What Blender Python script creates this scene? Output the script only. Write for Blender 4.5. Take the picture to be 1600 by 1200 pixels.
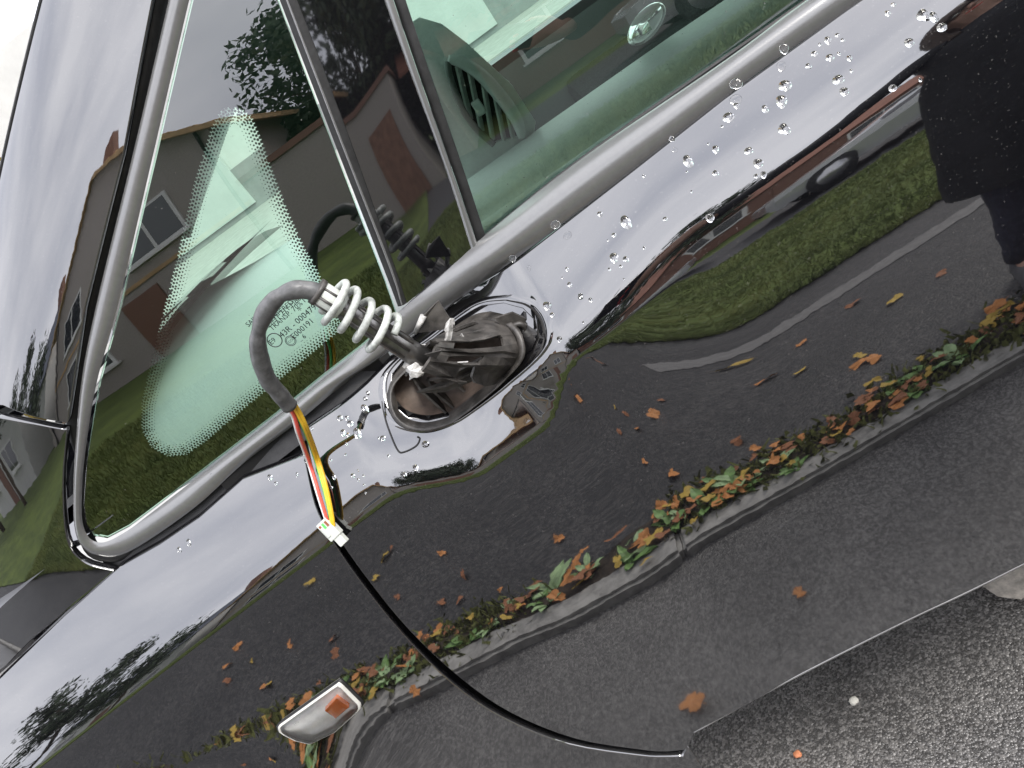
import bpy, bmesh, math, random
import numpy as np
from mathutils import Vector, Matrix
from mathutils.geometry import delaunay_2d_cdt
for o in list(bpy.data.objects): bpy.data.objects.remove(o)
SC = bpy.context.scene; COL = SC.collection
# ---- camera, as measured from the place: a phone held 0.8 m off the car's flank ----
CAM = np.array([0.0, -0.8, 1.32]); YAW, PITCH, ROLL = (math.radians(a) for a in (11.7, 24.4, 37.4))
FPX = 1300.0 / 1600.0            # focal length as a share of the frame width
def cam_axes():
    cy, sy, cp, sp = math.cos(YAW), math.sin(YAW), math.cos(PITCH), math.sin(PITCH)
    f = np.array([-sy*cp, cy*cp, -sp]); r0 = np.array([cy, sy, 0.0]); u0 = np.cross(r0, f)
    c, s = math.cos(ROLL), math.sin(ROLL)
    return c*r0 - s*u0, s*r0 + c*u0, f
# ---- the car's flank as a surface y = S(x, z): x towards the rear, y into the car ----
def zcrease(x): return .94 + .07*x - .04*x*x
def smooth(a, b, t):
    u = np.clip((t-a)/(b-a), 0, 1); return u*u*(3-2*u)
def _table(pairs):
    pairs = sorted(pairs); h = np.array([p[0] for p in pairs]); t = np.array([p[1] for p in pairs])
    hh = np.arange(-.80, .40, .0005); tt = np.interp(hh, h, t)
    k = np.hanning(13); k /= k.sum(); tt = np.convolve(np.pad(tt, 6, mode='edge'), k, mode='valid')
    y = np.concatenate([[0], np.cumsum(np.tan(np.radians(tt[:-1]))*.0005)]); y -= np.interp(-.30, hh, y)
    return hh, y
# height above the crease -> lean of the panel in degrees
DOOR = _table([(-.8,-30),(-.70,-16),(-.675,-8),(-.63,-3),(-.45,-1),(-.34,0),(-.27,1.5),(-.2,3.2),(-.12,6),(-.06,8),(-.018,9.6),(0,10.4),(.012,13),(.035,23),(.07,31),(.12,35),(.4,38)])
FEND = _table([(-.8,-30),(-.66,-14),(-.60,-3),(-.45,-1),(-.34,0),(-.27,1),(-.2,1.8),(-.12,2.6),(-.03,3.4),(-.008,3.8),(.003,22),(.03,30),(.07,37),(.12,44),(.4,46)])
def plan(x): return .045*np.minimum(0, x+.15)**2 + .02*np.maximum(0, x-.3)**2
def bulge(x, z, x0, z0, ang, a, b, h):      # a rounded dent (h>0, inwards) or swelling (h<0)
    c, s = math.cos(ang), math.sin(ang); u = ((x-x0)*c+(z-z0)*s)/a; v = (-(x-x0)*s+(z-z0)*c)/b
    return h*np.exp(-(u*u+v*v))
def S_low(x, z):
    x = np.asarray(x, float); z = np.asarray(z, float); h = z - zcrease(x) + .046*smooth(-.37, -.25, x)*(1-smooth(-.175, -.085, x))      # the crease is knocked down below the mirror
    w = smooth(-.10, .09, x)
    y = plan(x) + (1-w)*np.interp(h, *FEND) + w*np.interp(h, *DOOR)
    return y + dents(x, z)
def zbelt(x): return BELT0 + BELT1*x + BELT2*x*x
UP_T = None
def S_up(x, z):
    """side windows, pillars and the fender's upper corner: almost upright, leaning in towards the roof"""
    x = np.asarray(x, float); z = np.asarray(z, float)
    return .105 + .05*np.minimum(0, x+.15)**2 + np.interp(z, *UPPER)
def _upper():
    zz = np.arange(.6, 1.7, .001); tt = np.interp(zz, [.6,.98,1.06,1.16,1.28,1.40,1.5,1.6,1.7],[2.6,2.6,2.6,2.2,6,10,16,24,30])
    y = np.concatenate([[0], np.cumsum(np.tan(np.radians(tt[:-1]))*.001)]); return zz, y - np.interp(1.05, zz, y)
UPPER = _upper()
def normal_of(S, x, z, e=.0025):
    gx = (S(x+e, z)-S(x-e, z))/(2*e); gz = (S(x, z+e)-S(x, z-e))/(2*e)
    n = np.stack([gx, -np.ones_like(gx), gz], -1); return n/np.linalg.norm(n, axis=-1, keepdims=True)
BELT0, BELT1, BELT2 = 1.03, .05, -.03
def dents(x, z):
    y = -bulge(x, z, -.155, .943, .25, .05, .027, .0105)   # buckle below the mirror
    y = y + bulge(x, z, -.235, .925, .5, .03, .012, .0012)
    return y - .35*np.minimum(0, x+.56)**2*smooth(.72, .52, z)*smooth(-1.05, -.85, x)         # swelling towards the wheel arch
PL_A, PL_B = np.array([-.2487,1.4528]), np.array([-.6483,1.1678])
_pd = (PL_A-PL_B)/np.linalg.norm(PL_A-PL_B); _pn = np.array([-_pd[1], _pd[0]])     # towards the windscreen
def wpil(x, z): return np.maximum(0, (x-PL_B[0])*_pn[0]+(z-PL_B[1])*_pn[1]+.004)
def S_pillar(x, z): w = wpil(x, z); return S_up(x, z)-.006 + .5*w**2 + 15*w**3

# ================= camera =================
_r, _u, _f = cam_axes()
cd = bpy.data.cameras.new('camera'); cam = bpy.data.objects.new('camera', cd); COL.objects.link(cam)
cd.sensor_width = 36; cd.lens = 36*FPX; cd.clip_start = .02; cd.clip_end = 2000
cam.matrix_world = Matrix(((_r[0],_u[0],-_f[0],CAM[0]),(_r[1],_u[1],-_f[1],CAM[1]),(_r[2],_u[2],-_f[2],CAM[2]),(0,0,0,1)))
SC.camera = cam
# ================= sky, sun, exposure =================
SUN_EL, SUN_AZ = math.radians(50), math.radians(128)      # azimuth clockwise from +Y
W = bpy.data.worlds.new('World'); SC.world = W; W.use_nodes = True
nt = W.node_tree; nt.nodes.clear()
def N(t, **k):
    n = nt.nodes.new(t)
    for a, b in k.items(): setattr(n, a, b)
    return n
sky = N('ShaderNodeTexSky', sky_type='NISHITA', sun_disc=False, sun_elevation=SUN_EL, sun_rotation=SUN_AZ, dust_density=3.0, air_density=1.0)
tc = N('ShaderNodeTexCoord'); mp = N('ShaderNodeMapping'); mp.inputs['Scale'].default_value = (1.0, 1.0, 2.2)
cl = N('ShaderNodeTexNoise'); cl.inputs['Scale'].default_value = 1.7; cl.inputs['Detail'].default_value = 6; cl.inputs['Roughness'].default_value = .5
rp = N('ShaderNodeValToRGB'); rp.color_ramp.elements[0].position = .36; rp.color_ramp.elements[0].color = (.64,.66,.75,1); rp.color_ramp.elements[1].position = .62; rp.color_ramp.elements[1].color = (.97,.97,1.03,1)
mx = N('ShaderNodeMixRGB'); mx.inputs[0].default_value = .93
sc_ = N('ShaderNodeMixRGB', blend_type='MULTIPLY'); sc_.inputs[0].default_value = 1; sc_.inputs[2].default_value = (.1,.1,.1,1)
bg = N('ShaderNodeBackground'); bg.inputs['Strength'].default_value = 1.0
wo = N('ShaderNodeOutputWorld'); L = nt.links.new
L(tc.outputs['Generated'], mp.inputs[0]); L(mp.outputs[0], cl.inputs['Vector']); L(cl.outputs['Fac'], rp.inputs[0])
L(sky.outputs[0], sc_.inputs[1]); L(sc_.outputs[0], mx.inputs[1]); L(rp.outputs[0], mx.inputs[2]); L(mx.outputs[0], bg.inputs[0]); L(bg.outputs[0], wo.inputs[0])
sd = bpy.data.lights.new('sun', 'SUN'); sd.energy = 1.2; sd.angle = math.radians(20); sd.color = (1,.96,.9)
sun = bpy.data.objects.new('sun', sd); COL.objects.link(sun)
_dir = Vector((math.sin(SUN_AZ)*math.cos(SUN_EL), math.cos(SUN_AZ)*math.cos(SUN_EL), math.sin(SUN_EL)))
sun.rotation_euler = _dir.to_track_quat('Z', 'Y').to_euler()
SC.view_settings.view_transform = 'Standard'; SC.view_settings.look = 'None'; SC.view_settings.gamma = 1
SC.view_settings.exposure = 1.5
SC.cycles.max_bounces = 10; SC.cycles.transparent_max_bounces = 16; SC.cycles.caustics_reflective = False; SC.cycles.caustics_refractive = False
# ================= materials =================
M = {}
def mat(name, color=(.5,.5,.5), rough=.5, metal=0, ior=None, var=0, scale=30, bump=0, bscale=None, var2=None, detail=5, spec=None, coat=0, trans=0, alpha=None, bdist=.002):
    m = bpy.data.materials.new(name); m.use_nodes = True; t = m.node_tree; b = t.nodes['Principled BSDF']
    b.inputs['Base Color'].default_value = (*color, 1); b.inputs['Roughness'].default_value = rough; b.inputs['Metallic'].default_value = metal
    if ior: b.inputs['IOR'].default_value = ior
    if spec is not None: b.inputs['Specular IOR Level'].default_value = spec
    if coat: b.inputs['Coat Weight'].default_value = coat; b.inputs['Coat Roughness'].default_value = .08
    if trans: b.inputs['Transmission Weight'].default_value = trans
    co = t.nodes.new('ShaderNodeTexCoord')
    if var or var2:
        n = t.nodes.new('ShaderNodeTexNoise'); n.inputs['Scale'].default_value = scale; n.inputs['Detail'].default_value = detail; n.inputs['Roughness'].default_value = .62
        t.links.new(co.outputs['Object'], n.inputs['Vector'])
        r = t.nodes.new('ShaderNodeValToRGB'); t.links.new(n.outputs['Fac'], r.inputs[0])
        c2 = var2 if var2 else tuple(min(1, c*(1+var)) for c in color); c1 = color if var2 else tuple(c*(1-var) for c in color)
        r.color_ramp.elements[0].position = .35; r.color_ramp.elements[1].position = .65
        r.color_ramp.elements[0].color = (*c1, 1); r.color_ramp.elements[1].color = (*c2, 1)
        t.links.new(r.outputs[0], b.inputs['Base Color'])
    if bump:
        n2 = t.nodes.new('ShaderNodeTexNoise'); n2.inputs['Scale'].default_value = bscale or scale; n2.inputs['Detail'].default_value = 4
        t.links.new(co.outputs['Object'], n2.inputs['Vector'])
        bp = t.nodes.new('ShaderNodeBump'); bp.inputs['Strength'].default_value = bump; bp.inputs['Distance'].default_value = bdist
        t.links.new(n2.outputs['Fac'], bp.inputs['Height']); t.links.new(bp.outputs[0], b.inputs['Normal'])
    M[name] = m; return m
def nodes_of(m): return m.node_tree, m.node_tree.nodes, m.node_tree.links.new
def paint():
    m = mat('black_paint', (.004,.004,.005), .018, ior=2.75); t, ns, ln = nodes_of(m); b = ns['Principled BSDF']
    co = [n for n in ns if n.type == 'TEX_COORD'][0]
    # settled dust: fine pale specks, and a grey road film that grows towards the sill
    sp = ns.new('ShaderNodeTexNoise'); sp.inputs['Scale'].default_value = 420; sp.inputs['Detail'].default_value = 2
    ln(co.outputs['Object'], sp.inputs['Vector'])
    r1 = ns.new('ShaderNodeValToRGB'); r1.color_ramp.elements[0].position = .665; r1.color_ramp.elements[1].position = .76
    r1.color_ramp.elements[1].color = (.45,.35,.35,1); ln(sp.outputs['Fac'], r1.inputs[0])
    sx = ns.new('ShaderNodeSeparateXYZ'); ln(co.outputs['Object'], sx.inputs[0])
    mr = ns.new('ShaderNodeMapRange'); mr.inputs['From Min'].default_value = .62; mr.inputs['From Max'].default_value = .36; mr.inputs['To Min'].default_value = 0; mr.inputs['To Max'].default_value = 1
    ln(sx.outputs['Z'], mr.inputs['Value'])
    pn = ns.new('ShaderNodeTexNoise'); pn.inputs['Scale'].default_value = 9; pn.inputs['Detail'].default_value = 8; pn.inputs['Roughness'].default_value = .7; ln(co.outputs['Object'], pn.inputs['Vector'])
    mu = ns.new('ShaderNodeMath'); mu.operation = 'MULTIPLY'; ln(mr.outputs[0], mu.inputs[0]); ln(pn.outputs['Fac'], mu.inputs[1])
    film = ns.new('ShaderNodeMixRGB'); film.inputs[1].default_value = (.004,.004,.005,1); film.inputs[2].default_value = (.05,.05,.05,1); ln(mu.outputs[0], film.inputs[0])
    fin = ns.new('ShaderNodeMixRGB'); fin.inputs[2].default_value = (.22,.21,.2,1); ln(r1.outputs[0], fin.inputs[0]); ln(film.outputs[0], fin.inputs[1]); ln(fin.outputs[0], b.inputs['Base Color'])
    ro = ns.new('ShaderNodeMath'); ro.operation = 'MULTIPLY_ADD'; ro.inputs[1].default_value = .07; ro.inputs[2].default_value = .022; ln(mu.outputs[0], ro.inputs[0]); ln(ro.outputs[0], b.inputs['Roughness'])
    # orange peel
    op = ns.new('ShaderNodeTexNoise'); op.inputs['Scale'].default_value = 55; op.inputs['Detail'].default_value = 1; ln(co.outputs['Object'], op.inputs['Vector'])
    bp = ns.new('ShaderNodeBump'); bp.inputs['Strength'].default_value = .016; bp.inputs['Distance'].default_value = .002; ln(op.outputs['Fac'], bp.inputs['Height']); ln(bp.outputs[0], b.inputs['Normal'])
paint()
def glass(name, tint, f0_ior, dust=.02):
    m = bpy.data.materials.new(name); m.use_nodes = True; t, ns, ln = nodes_of(m); ns.clear()
    out = ns.new('ShaderNodeOutputMaterial'); tr = ns.new('ShaderNodeBsdfTransparent'); tr.inputs[0].default_value = (*tint, 1)
    gl = ns.new('ShaderNodeBsdfGlossy'); gl.inputs['Roughness'].default_value = .0
    fr = ns.new('ShaderNodeFresnel'); fr.inputs[0].default_value = f0_ior
    mixs = ns.new('ShaderNodeMixShader'); ln(fr.outputs[0], mixs.inputs[0]); ln(tr.outputs[0], mixs.inputs[1]); ln(gl.outputs[0], mixs.inputs[2])
    co = ns.new('ShaderNodeTexCoord'); sp = ns.new('ShaderNodeTexNoise'); sp.inputs['Scale'].default_value = 260; ln(co.outputs['Object'], sp.inputs[0])
    r1 = ns.new('ShaderNodeValToRGB'); r1.color_ramp.elements[0].position = .73; r1.color_ramp.elements[1].position = .80; r1.color_ramp.elements[1].color = (.5,.5,.5,1); ln(sp.outputs['Fac'], r1.inputs[0])
    df = ns.new('ShaderNodeBsdfDiffuse'); df.inputs[0].default_value = (.45,.45,.42,1)
    m2 = ns.new('ShaderNodeMixShader'); ln(r1.outputs[0], m2.inputs[0]); ln(mixs.outputs[0], m2.inputs[1]); ln(df.outputs[0], m2.inputs[2]); ln(m2.outputs[0], out.inputs[0])
    M[name] = m
glass('tinted_glass', (.66,.95,.78), 2.5); glass('lens_thin', (.97,.97,.96), 1.5); glass('windscreen_glass', (.93,.97,.94), 1.45); glass('window_pane', (.5,.55,.55), 1.8)
mat('frit', (.006,.006,.006), .35)
mat('gloss_black', (.006,.006,.007), .03, ior=2.2)
mat('trim_grey', (.12,.12,.118), .24, ior=2.2, var=.05, scale=120, bump=.05, bscale=900)
mat('seal_rubber', (.016,.016,.016), .55, var=.4, scale=60, bump=.15, bscale=300)
mat('gap_black', (.003,.003,.003), .8)
mat('lens_clear', (.95,.95,.93), .04, trans=1, ior=1.45)
mat('reflector', (.82,.82,.80), .4, metal=0, var=.08, scale=90)
mat('lamp_rim', (.62,.61,.56), .3, var=.06, scale=200)
mat('amber', (.95,.22,.03), .2, trans=.3, ior=1.45)
mat('mount_plastic', (.06,.055,.05), .42, var=.6, scale=45, bump=.5, bscale=70)
mat('mount_brown', (.10,.074,.058), .6, var=.5, scale=35, bump=.4, bscale=60)
mat('fracture_grey', (.50,.49,.47), .55, var=.35, scale=120, bump=1, bscale=150)
mat('post_metal', (.16,.155,.15), .3, metal=.85, var=.3, scale=80, bump=.15, bscale=200)
mat('spring_wire', (.44,.46,.43), .36, var=.42, scale=90, spec=.6)
mat('cable_sleeve', (.10,.10,.10), .4, var=.3, scale=90, bump=.4, bscale=160)
for n, c in dict(wire_yellow=(.83,.50,.03), wire_red=(.74,.10,.07), wire_green=(.13,.62,.14), wire_white=(.78,.78,.75), wire_brown=(.30,.10,.05)).items(): mat(n, c, .38, var=.08, scale=200)
mat('connector_white', (.60,.62,.57), .35, var=.08, scale=160)
mat('water', (1,1,1), 0, trans=1, ior=1.33)
mat('interior_grey', (.60,.62,.61), .5, var=.05, scale=200, bump=.15, bscale=500)
mat('interior_dark', (.12,.13,.125), .55, var=.15, scale=150, bump=.2, bscale=400)
mat('pillar_lining', (.8,.81,.8), .6, var=.04, scale=200)
mat('seat_fabric', (.22,.23,.23), .9, var=.4, scale=160)
mat('chrome', (.8,.8,.8), .08, metal=1)
mat('tyre', (.02,.02,.02), .8, var=.3, scale=60); mat('rim_alloy', (.55,.55,.56), .3, metal=.9, var=.1, scale=40)
mat('silver_paint', (.62,.63,.64), .22, metal=.35, coat=1)
# ================= helpers =================
def link(name, me, m, parent=None):
    o = bpy.data.objects.new(name, me); COL.objects.link(o)
    if m is not None and not me.materials: me.materials.append(M[m] if isinstance(m, str) else m)
    if parent is not None: o.parent = parent
    return o
def tag(o, label=None, cat=None, group=None, kind=None):
    for k, v in (('label', label), ('category', cat), ('group', group), ('kind', kind)):
        if v: o[k] = v
    return o
def empty(name, loc=(0,0,0), rz=0, parent=None):
    o = bpy.data.objects.new(name, None); COL.objects.link(o); o.location = loc; o.rotation_euler = (0,0,rz); o.empty_display_size = .1
    if parent is not None: o.parent = parent
    return o
def mesh(name, v, f, m, parent=None, smooth_=False, nrm=None):
    me = bpy.data.meshes.new(name); me.from_pydata([tuple(map(float, p)) for p in v], [], [tuple(map(int, q)) for q in f]); me.update()
    if smooth_ or nrm is not None: me.shade_smooth()
    if nrm is not None: me.normals_split_custom_set_from_vertices([tuple(map(float, n)) for n in nrm])
    return link(name, me, m, parent)
def catmull(P, n=8):
    P = [np.asarray(p, float) for p in P]; Q = [2*P[0]-P[1]] + P + [2*P[-1]-P[-2]]; out = []
    for i in range(1, len(Q)-2):
        for k in range(n):
            t = k/n; a, b, c, d = Q[i-1:i+3]
            out.append(.5*((2*b)+(-a+c)*t+(2*a-5*b+4*c-d)*t*t+(-a+3*b-3*c+d)*t**3))
    return out + [P[-1]]
def tube_vf(P, r, seg=10, caps=True):
    P = [np.asarray(p, float) for p in P]; R_ = list(r) if hasattr(r, '__len__') else [r]*len(P); v, f = [], []
    t0 = P[1]-P[0]; ref = np.array([0,0,1.]) if abs(t0[2]) < .9*np.linalg.norm(t0) else np.array([1.,0,0]); a = None
    for i, p in enumerate(P):
        t = P[min(i+1, len(P)-1)]-P[max(i-1, 0)]; t /= np.linalg.norm(t)
        a = (ref if a is None else a); a = a - t*(a@t); a /= np.linalg.norm(a); b = np.cross(t, a)
        for k in range(seg):
            w = 2*math.pi*k/seg; v.append(p + R_[i]*(math.cos(w)*a+math.sin(w)*b))
        if i:
            for k in range(seg):
                q, s = (i-1)*seg, i*seg; f.append((q+k, q+(k+1)%seg, s+(k+1)%seg, s+k))
    if caps: f.append(tuple(range(seg))[::-1]); f.append(tuple(len(v)-seg+k for k in range(seg)))
    return v, f
def tube(name, P, r, m, parent=None, seg=10, caps=True):
    v, f = tube_vf(P, r, seg, caps); return mesh(name, v, f, m, parent, True)
def box_vf(c, s, R3=None):
    v = [np.array([x*s[0]/2, y*s[1]/2, z*s[2]/2]) for x in (-1,1) for y in (-1,1) for z in (-1,1)]
    if R3 is not None: v = [R3 @ p for p in v]
    return [p+np.asarray(c, float) for p in v], [(0,1,3,2),(4,6,7,5),(0,4,5,1),(2,3,7,6),(0,2,6,4),(1,5,7,3)]
def box(name, c, s, m, parent=None, R3=None, bev=0):
    v, f = box_vf(c, s, R3); o = mesh(name, v, f, m, parent)
    if bev:
        bm = bmesh.new(); bm.from_mesh(o.data); bmesh.ops.bevel(bm, geom=bm.edges[:], offset=bev, segments=2, affect='EDGES', profile=.6); bm.to_mesh(o.data); bm.free()
    return o
def inside(px_, poly):
    x, y = px_[:,0], px_[:,1]; c = np.zeros(len(x), bool); p = np.asarray(poly)
    for i in range(len(p)):
        x1, y1 = p[i]; x2, y2 = p[i-1]
        if y1 == y2: continue
        c ^= ((y1 > y) != (y2 > y)) & (x < (x2-x1)*(y-y1)/(y2-y1)+x1)
    return c
def dist_to(px_, poly):
    p = np.asarray(poly); q = np.roll(p, -1, 0); d = np.full(len(px_), 9.)
    for a, b in zip(p, q):
        ab = b-a; l = max(ab@ab, 1e-12); t = np.clip(((px_-a)@ab)/l, 0, 1); d = np.minimum(d, np.hypot(*(px_-a-t[:,None]*ab).T))
    return d
def resample(poly, s, closed=True):
    p = [np.asarray(q, float) for q in poly]; out = []
    for i in range(len(p) if closed else len(p)-1):
        a, b = p[i], p[(i+1) % len(p)]; n = max(1, int(math.ceil(np.hypot(*(b-a))/s)))
        out += [a+(b-a)*k/n for k in range(n)]
    if not closed: out.append(p[-1])
    return out
def signed_area(p):
    p = np.asarray(p); q = np.roll(p, -1, 0); return .5*np.sum(p[:,0]*q[:,1]-q[:,0]*p[:,1])
def panel(name, outline, S, m, parent=None, holes=(), rx=.014, rz=.009, off=0.0, depth=.012, edge=.0012, warp=None, nS=None):
    """a pressed panel: a (x,z) outline filled along the surface y = S(x,z), with a turned-in flange"""
    loops = [resample(outline, .008)] + [resample(h, .006) for h in holes]
    loops = [l if (signed_area(l) > 0) == (i == 0) else l[::-1] for i, l in enumerate(loops)]
    A = np.array(loops[0]); x0, z0 = A.min(0); x1, z1 = A.max(0); wf = warp or (lambda x: 0*x)
    gx = np.arange(x0, x1, rx); pts = []
    hmin = z0 - np.max(wf(gx)); hmax = z1 - np.min(wf(gx))
    for i, x in enumerate(gx):
        zz = np.arange(math.floor(hmin/rz)*rz, hmax, rz) + wf(np.array(x)); pts.append(np.stack([np.full_like(zz, x), zz], 1))
    pts = np.concatenate(pts); ok = inside(pts, loops[0])
    for h in loops[1:]: ok &= ~inside(pts, h)
    pts = pts[ok]
    for l in loops: pts = pts[dist_to(pts, l) > rz*.55]
    V2, E2, n = [], [], 0
    for l in loops:
        k = len(l); V2 += [Vector(q) for q in l]; E2 += [(n+i, n+(i+1) % k) for i in range(k)]; n += k
    V2 += [Vector(q) for q in pts]
    r = delaunay_2d_cdt(V2, E2, [], 0, 1e-7); P = np.array([tuple(q) for q in r[0]]); F = np.array([tuple(t) for t in r[2]])
    cen = P[F].mean(1); okf = inside(cen, loops[0])
    for h in loops[1:]: okf &= ~inside(cen, h)
    F = [tuple(int(i) for i in t) for t in F[okf]]
    X, Z = P[:,0], P[:,1]; v = np.stack([X, S(X, Z)+off, Z], 1); nr = normal_of(nS or S, X, Z)
    fs = []
    for t in F:
        a, b, c = (P[i] for i in t[:3]); ar = (b[0]-a[0])*(c[1]-a[1])-(c[0]-a[0])*(b[1]-a[1])
        fs.append(t if ar > 0 else t[::-1])
    v = list(v); nr = list(nr)
    if depth:
        back = {}
        for i, src in enumerate(r[3]):
            for s in src: back[s] = i
        base = 0
        for l in loops:
            k = len(l); idx = [back[base+i] for i in range(k)]; base += k; pa = np.array(l)
            tan = np.roll(pa, -1, 0)-np.roll(pa, 1, 0); tan /= np.maximum(np.linalg.norm(tan, axis=1, keepdims=True), 1e-9); outw = np.stack([tan[:,1], -tan[:,0]], 1)
            b1 = len(v)
            for i in range(k): q = v[idx[i]]; v.append(q+np.array([outw[i,0]*edge, edge*.8, outw[i,1]*edge])); nn = nr[idx[i]]*.6+np.array([outw[i,0],0,outw[i,1]]); nr.append(nn/np.linalg.norm(nn))
            b2 = len(v)
            for i in range(k): q = v[idx[i]]; v.append(q+np.array([outw[i,0]*edge, depth, outw[i,1]*edge])); nr.append(np.array([outw[i,0],.001,outw[i,1]]))
            for i in range(k):
                j = (i+1) % k; fs.append((idx[i], b1+i, b1+j, idx[j])); fs.append((b1+i, b2+i, b2+j, b1+j))
    return mesh(name, v, fs, m, parent, True, nr)
def p3(S, q, off=0.0): return np.array([q[0], float(S(q[0], q[1]))+off, q[1]])
rnd = random.Random(7)
SEAL_IN = [(-0.1732, 1.464), (-0.2185, 1.4327), (-0.349, 1.3425), (-0.5002, 1.2403), (-0.5898, 1.185), (-0.6798, 1.1183), (-0.7319, 1.0731), (-0.7534, 1.0493), (-0.7603, 1.0294), (-0.7483, 1.0163), (-0.7111, 1.0132), (-0.6627, 1.0164), (-0.5574, 1.0241), (-0.4578, 1.0311), (-0.3714, 1.0392), (-0.3021, 1.0442), (-0.2398, 1.0561), (-0.1208, 1.0717), (0.0178, 1.0824), (0.203, 1.0831), (0.2751, 1.0862), (0.3505, 1.0875), (0.4685, 1.0866)]
SEAL_OUT = [(-0.1906, 1.4757), (-0.2358, 1.4442), (-0.3671, 1.3545), (-0.5207, 1.254), (-0.6046, 1.1951), (-0.6895, 1.1249), (-0.7406, 1.0789), (-0.7683, 1.0496), (-0.7782, 1.0291), (-0.7738, 1.0086), (-0.7354, 0.9885), (-0.6123, 0.9943), (-0.5158, 1.0081), (-0.4263, 1.015), (-0.3643, 1.0216), (-0.3052, 1.0199), (-0.2061, 1.0208), (-0.0996, 1.0356), (0.0384, 1.0459), (0.2038, 1.0583), (0.303, 1.0613), (0.3731, 1.0628), (0.4858, 1.0629)]
SEAL_N = 10
WET = [(-0.0354, 1.0526, 0.005), (-0.0933, 1.0478, 0.0035), (0.1907, 1.0694, 0.006), (0.2458, 1.0717, 0.0045), (0.111, 1.0592, 0.003)]
SEAM = [(-0.384, 1.5048), (-0.6404, 1.3544)]
DOOR_SEAM = [(-0.4181, 1.0051), (-0.4254, 0.9821), (-0.4431, 0.935), (-0.4476, 0.8983), (-0.4565, 0.8334), (-0.4639, 0.7345), (-0.4591, 0.63), (-0.4417, 0.5352), (-0.3998, 0.4373), (-0.3406, 0.3588), (-0.3138, 0.3312), (-0.2886, 0.3157), (-0.2697, 0.316)]
FENDER_SEAM = [(-0.4293, 1.0048), (-0.4353, 0.9848), (-0.4527, 0.9378), (-0.4577, 0.9003), (-0.4676, 0.8341), (-0.4761, 0.7343), (-0.4744, 0.6272), (-0.4568, 0.5314), (-0.4151, 0.433), (-0.3482, 0.3453), (-0.3206, 0.3186), (-0.2994, 0.3029)]
DOOR_BOTTOM = [(-0.2697, 0.316), (-0.1176, 0.3126), (0.0614, 0.3098), (0.2164, 0.2851)]
BODY_TOP = [(-0.7532, 0.9797), (-0.6789, 0.9801), (-0.6059, 0.9839), (-0.5245, 0.9952), (-0.4261, 1.0036), (-0.3213, 1.0082), (-0.2079, 1.0183), (-0.1011, 1.0335), (0.0373, 1.0445), (0.1781, 1.0555), (0.3165, 1.0607), (0.3862, 1.0622)]
LEDGE = [(-0.7539, 0.9786), (-0.8767, 0.9618), (-1.0338, 0.9336)]
FINGER = [(-0.7181, 1.218), (-0.6858, 1.1869), (-0.662, 1.1622), (-0.7216, 1.1127), (-0.7826, 1.0494), (-0.7941, 1.0096), (-0.7667, 0.9719), (-0.8988, 0.9483), (-1.059, 0.9227), (-1.3523, 0.8772), (-0.8139, 1.2931)]
PILLAR = [(-0.6521, 1.1694), (-0.5303, 1.2604), (-0.3751, 1.3598), (-0.2493, 1.4532), (-0.1992, 1.4882)]
PILLAR_GAP = [(-0.6521, 1.1694), (-0.6779, 1.1942), (-0.7081, 1.2269)]
GLASS_Q = [(-0.2164, 1.4313), (-0.3467, 1.341), (-0.4978, 1.2387), (-0.5873, 1.1833), (-0.6772, 1.1165), (-0.7299, 1.0717), (-0.7492, 1.0489), (-0.7552, 1.0309), (-0.7446, 1.0188), (-0.7082, 1.0161), (-0.6599, 1.0192), (-0.5549, 1.0269), (-0.4555, 1.0338), (-0.3693, 1.0418), (-0.3001, 1.0468), (-0.2473, 1.0546), (-0.2337, 1.094), (-0.1887, 1.2413), (-0.146, 1.3844)]
CLEAR = [(-0.2509, 1.3326), (-0.2433, 1.3252), (-0.2398, 1.313), (-0.2449, 1.2949), (-0.258, 1.2577), (-0.2727, 1.214), (-0.2836, 1.1738), (-0.2855, 1.1573), (-0.2915, 1.1332), (-0.2992, 1.1021), (-0.3049, 1.0823), (-0.3104, 1.0754), (-0.3208, 1.073), (-0.4016, 1.0663), (-0.4732, 1.0599), (-0.5419, 1.0524), (-0.5744, 1.0515), (-0.5957, 1.0629), (-0.6034, 1.0848), (-0.5956, 1.109), (-0.5692, 1.1357), (-0.5028, 1.1814), (-0.4689, 1.2042), (-0.4046, 1.2476), (-0.3377, 1.2951), (-0.2821, 1.329), (-0.2657, 1.3356), (-0.2578, 1.3357)]
POST_L = [(-0.1397, 1.394), (-0.1817, 1.2499), (-0.2246, 1.106), (-0.2383, 1.0617)]
POST_L2 = [(-0.1249, 1.3841), (-0.1658, 1.2431), (-0.2085, 1.1129), (-0.2271, 1.0595)]
POST_R = [(-0.0531, 1.3362), (-0.075, 1.2581), (-0.1048, 1.1491), (-0.1303, 1.0694)]
POST_R2 = [(-0.0457, 1.3313), (-0.0685, 1.2537), (-0.0991, 1.1452), (-0.1219, 1.0689)]
LAMP = [(-0.7063, 0.7023), (-0.7011, 0.7045), (-0.5892, 0.719), (-0.5879, 0.714), (-0.589, 0.674), (-0.5926, 0.668), (-0.6018, 0.6646), (-0.648, 0.6529), (-0.6873, 0.6548), (-0.6922, 0.6568), (-0.7033, 0.6717), (-0.7091, 0.6885), (-0.7102, 0.6964)]
BULB = [(-0.6098, 0.6988), (-0.6063, 0.6764), (-0.6339, 0.6703), (-0.6367, 0.6896)]
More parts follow.
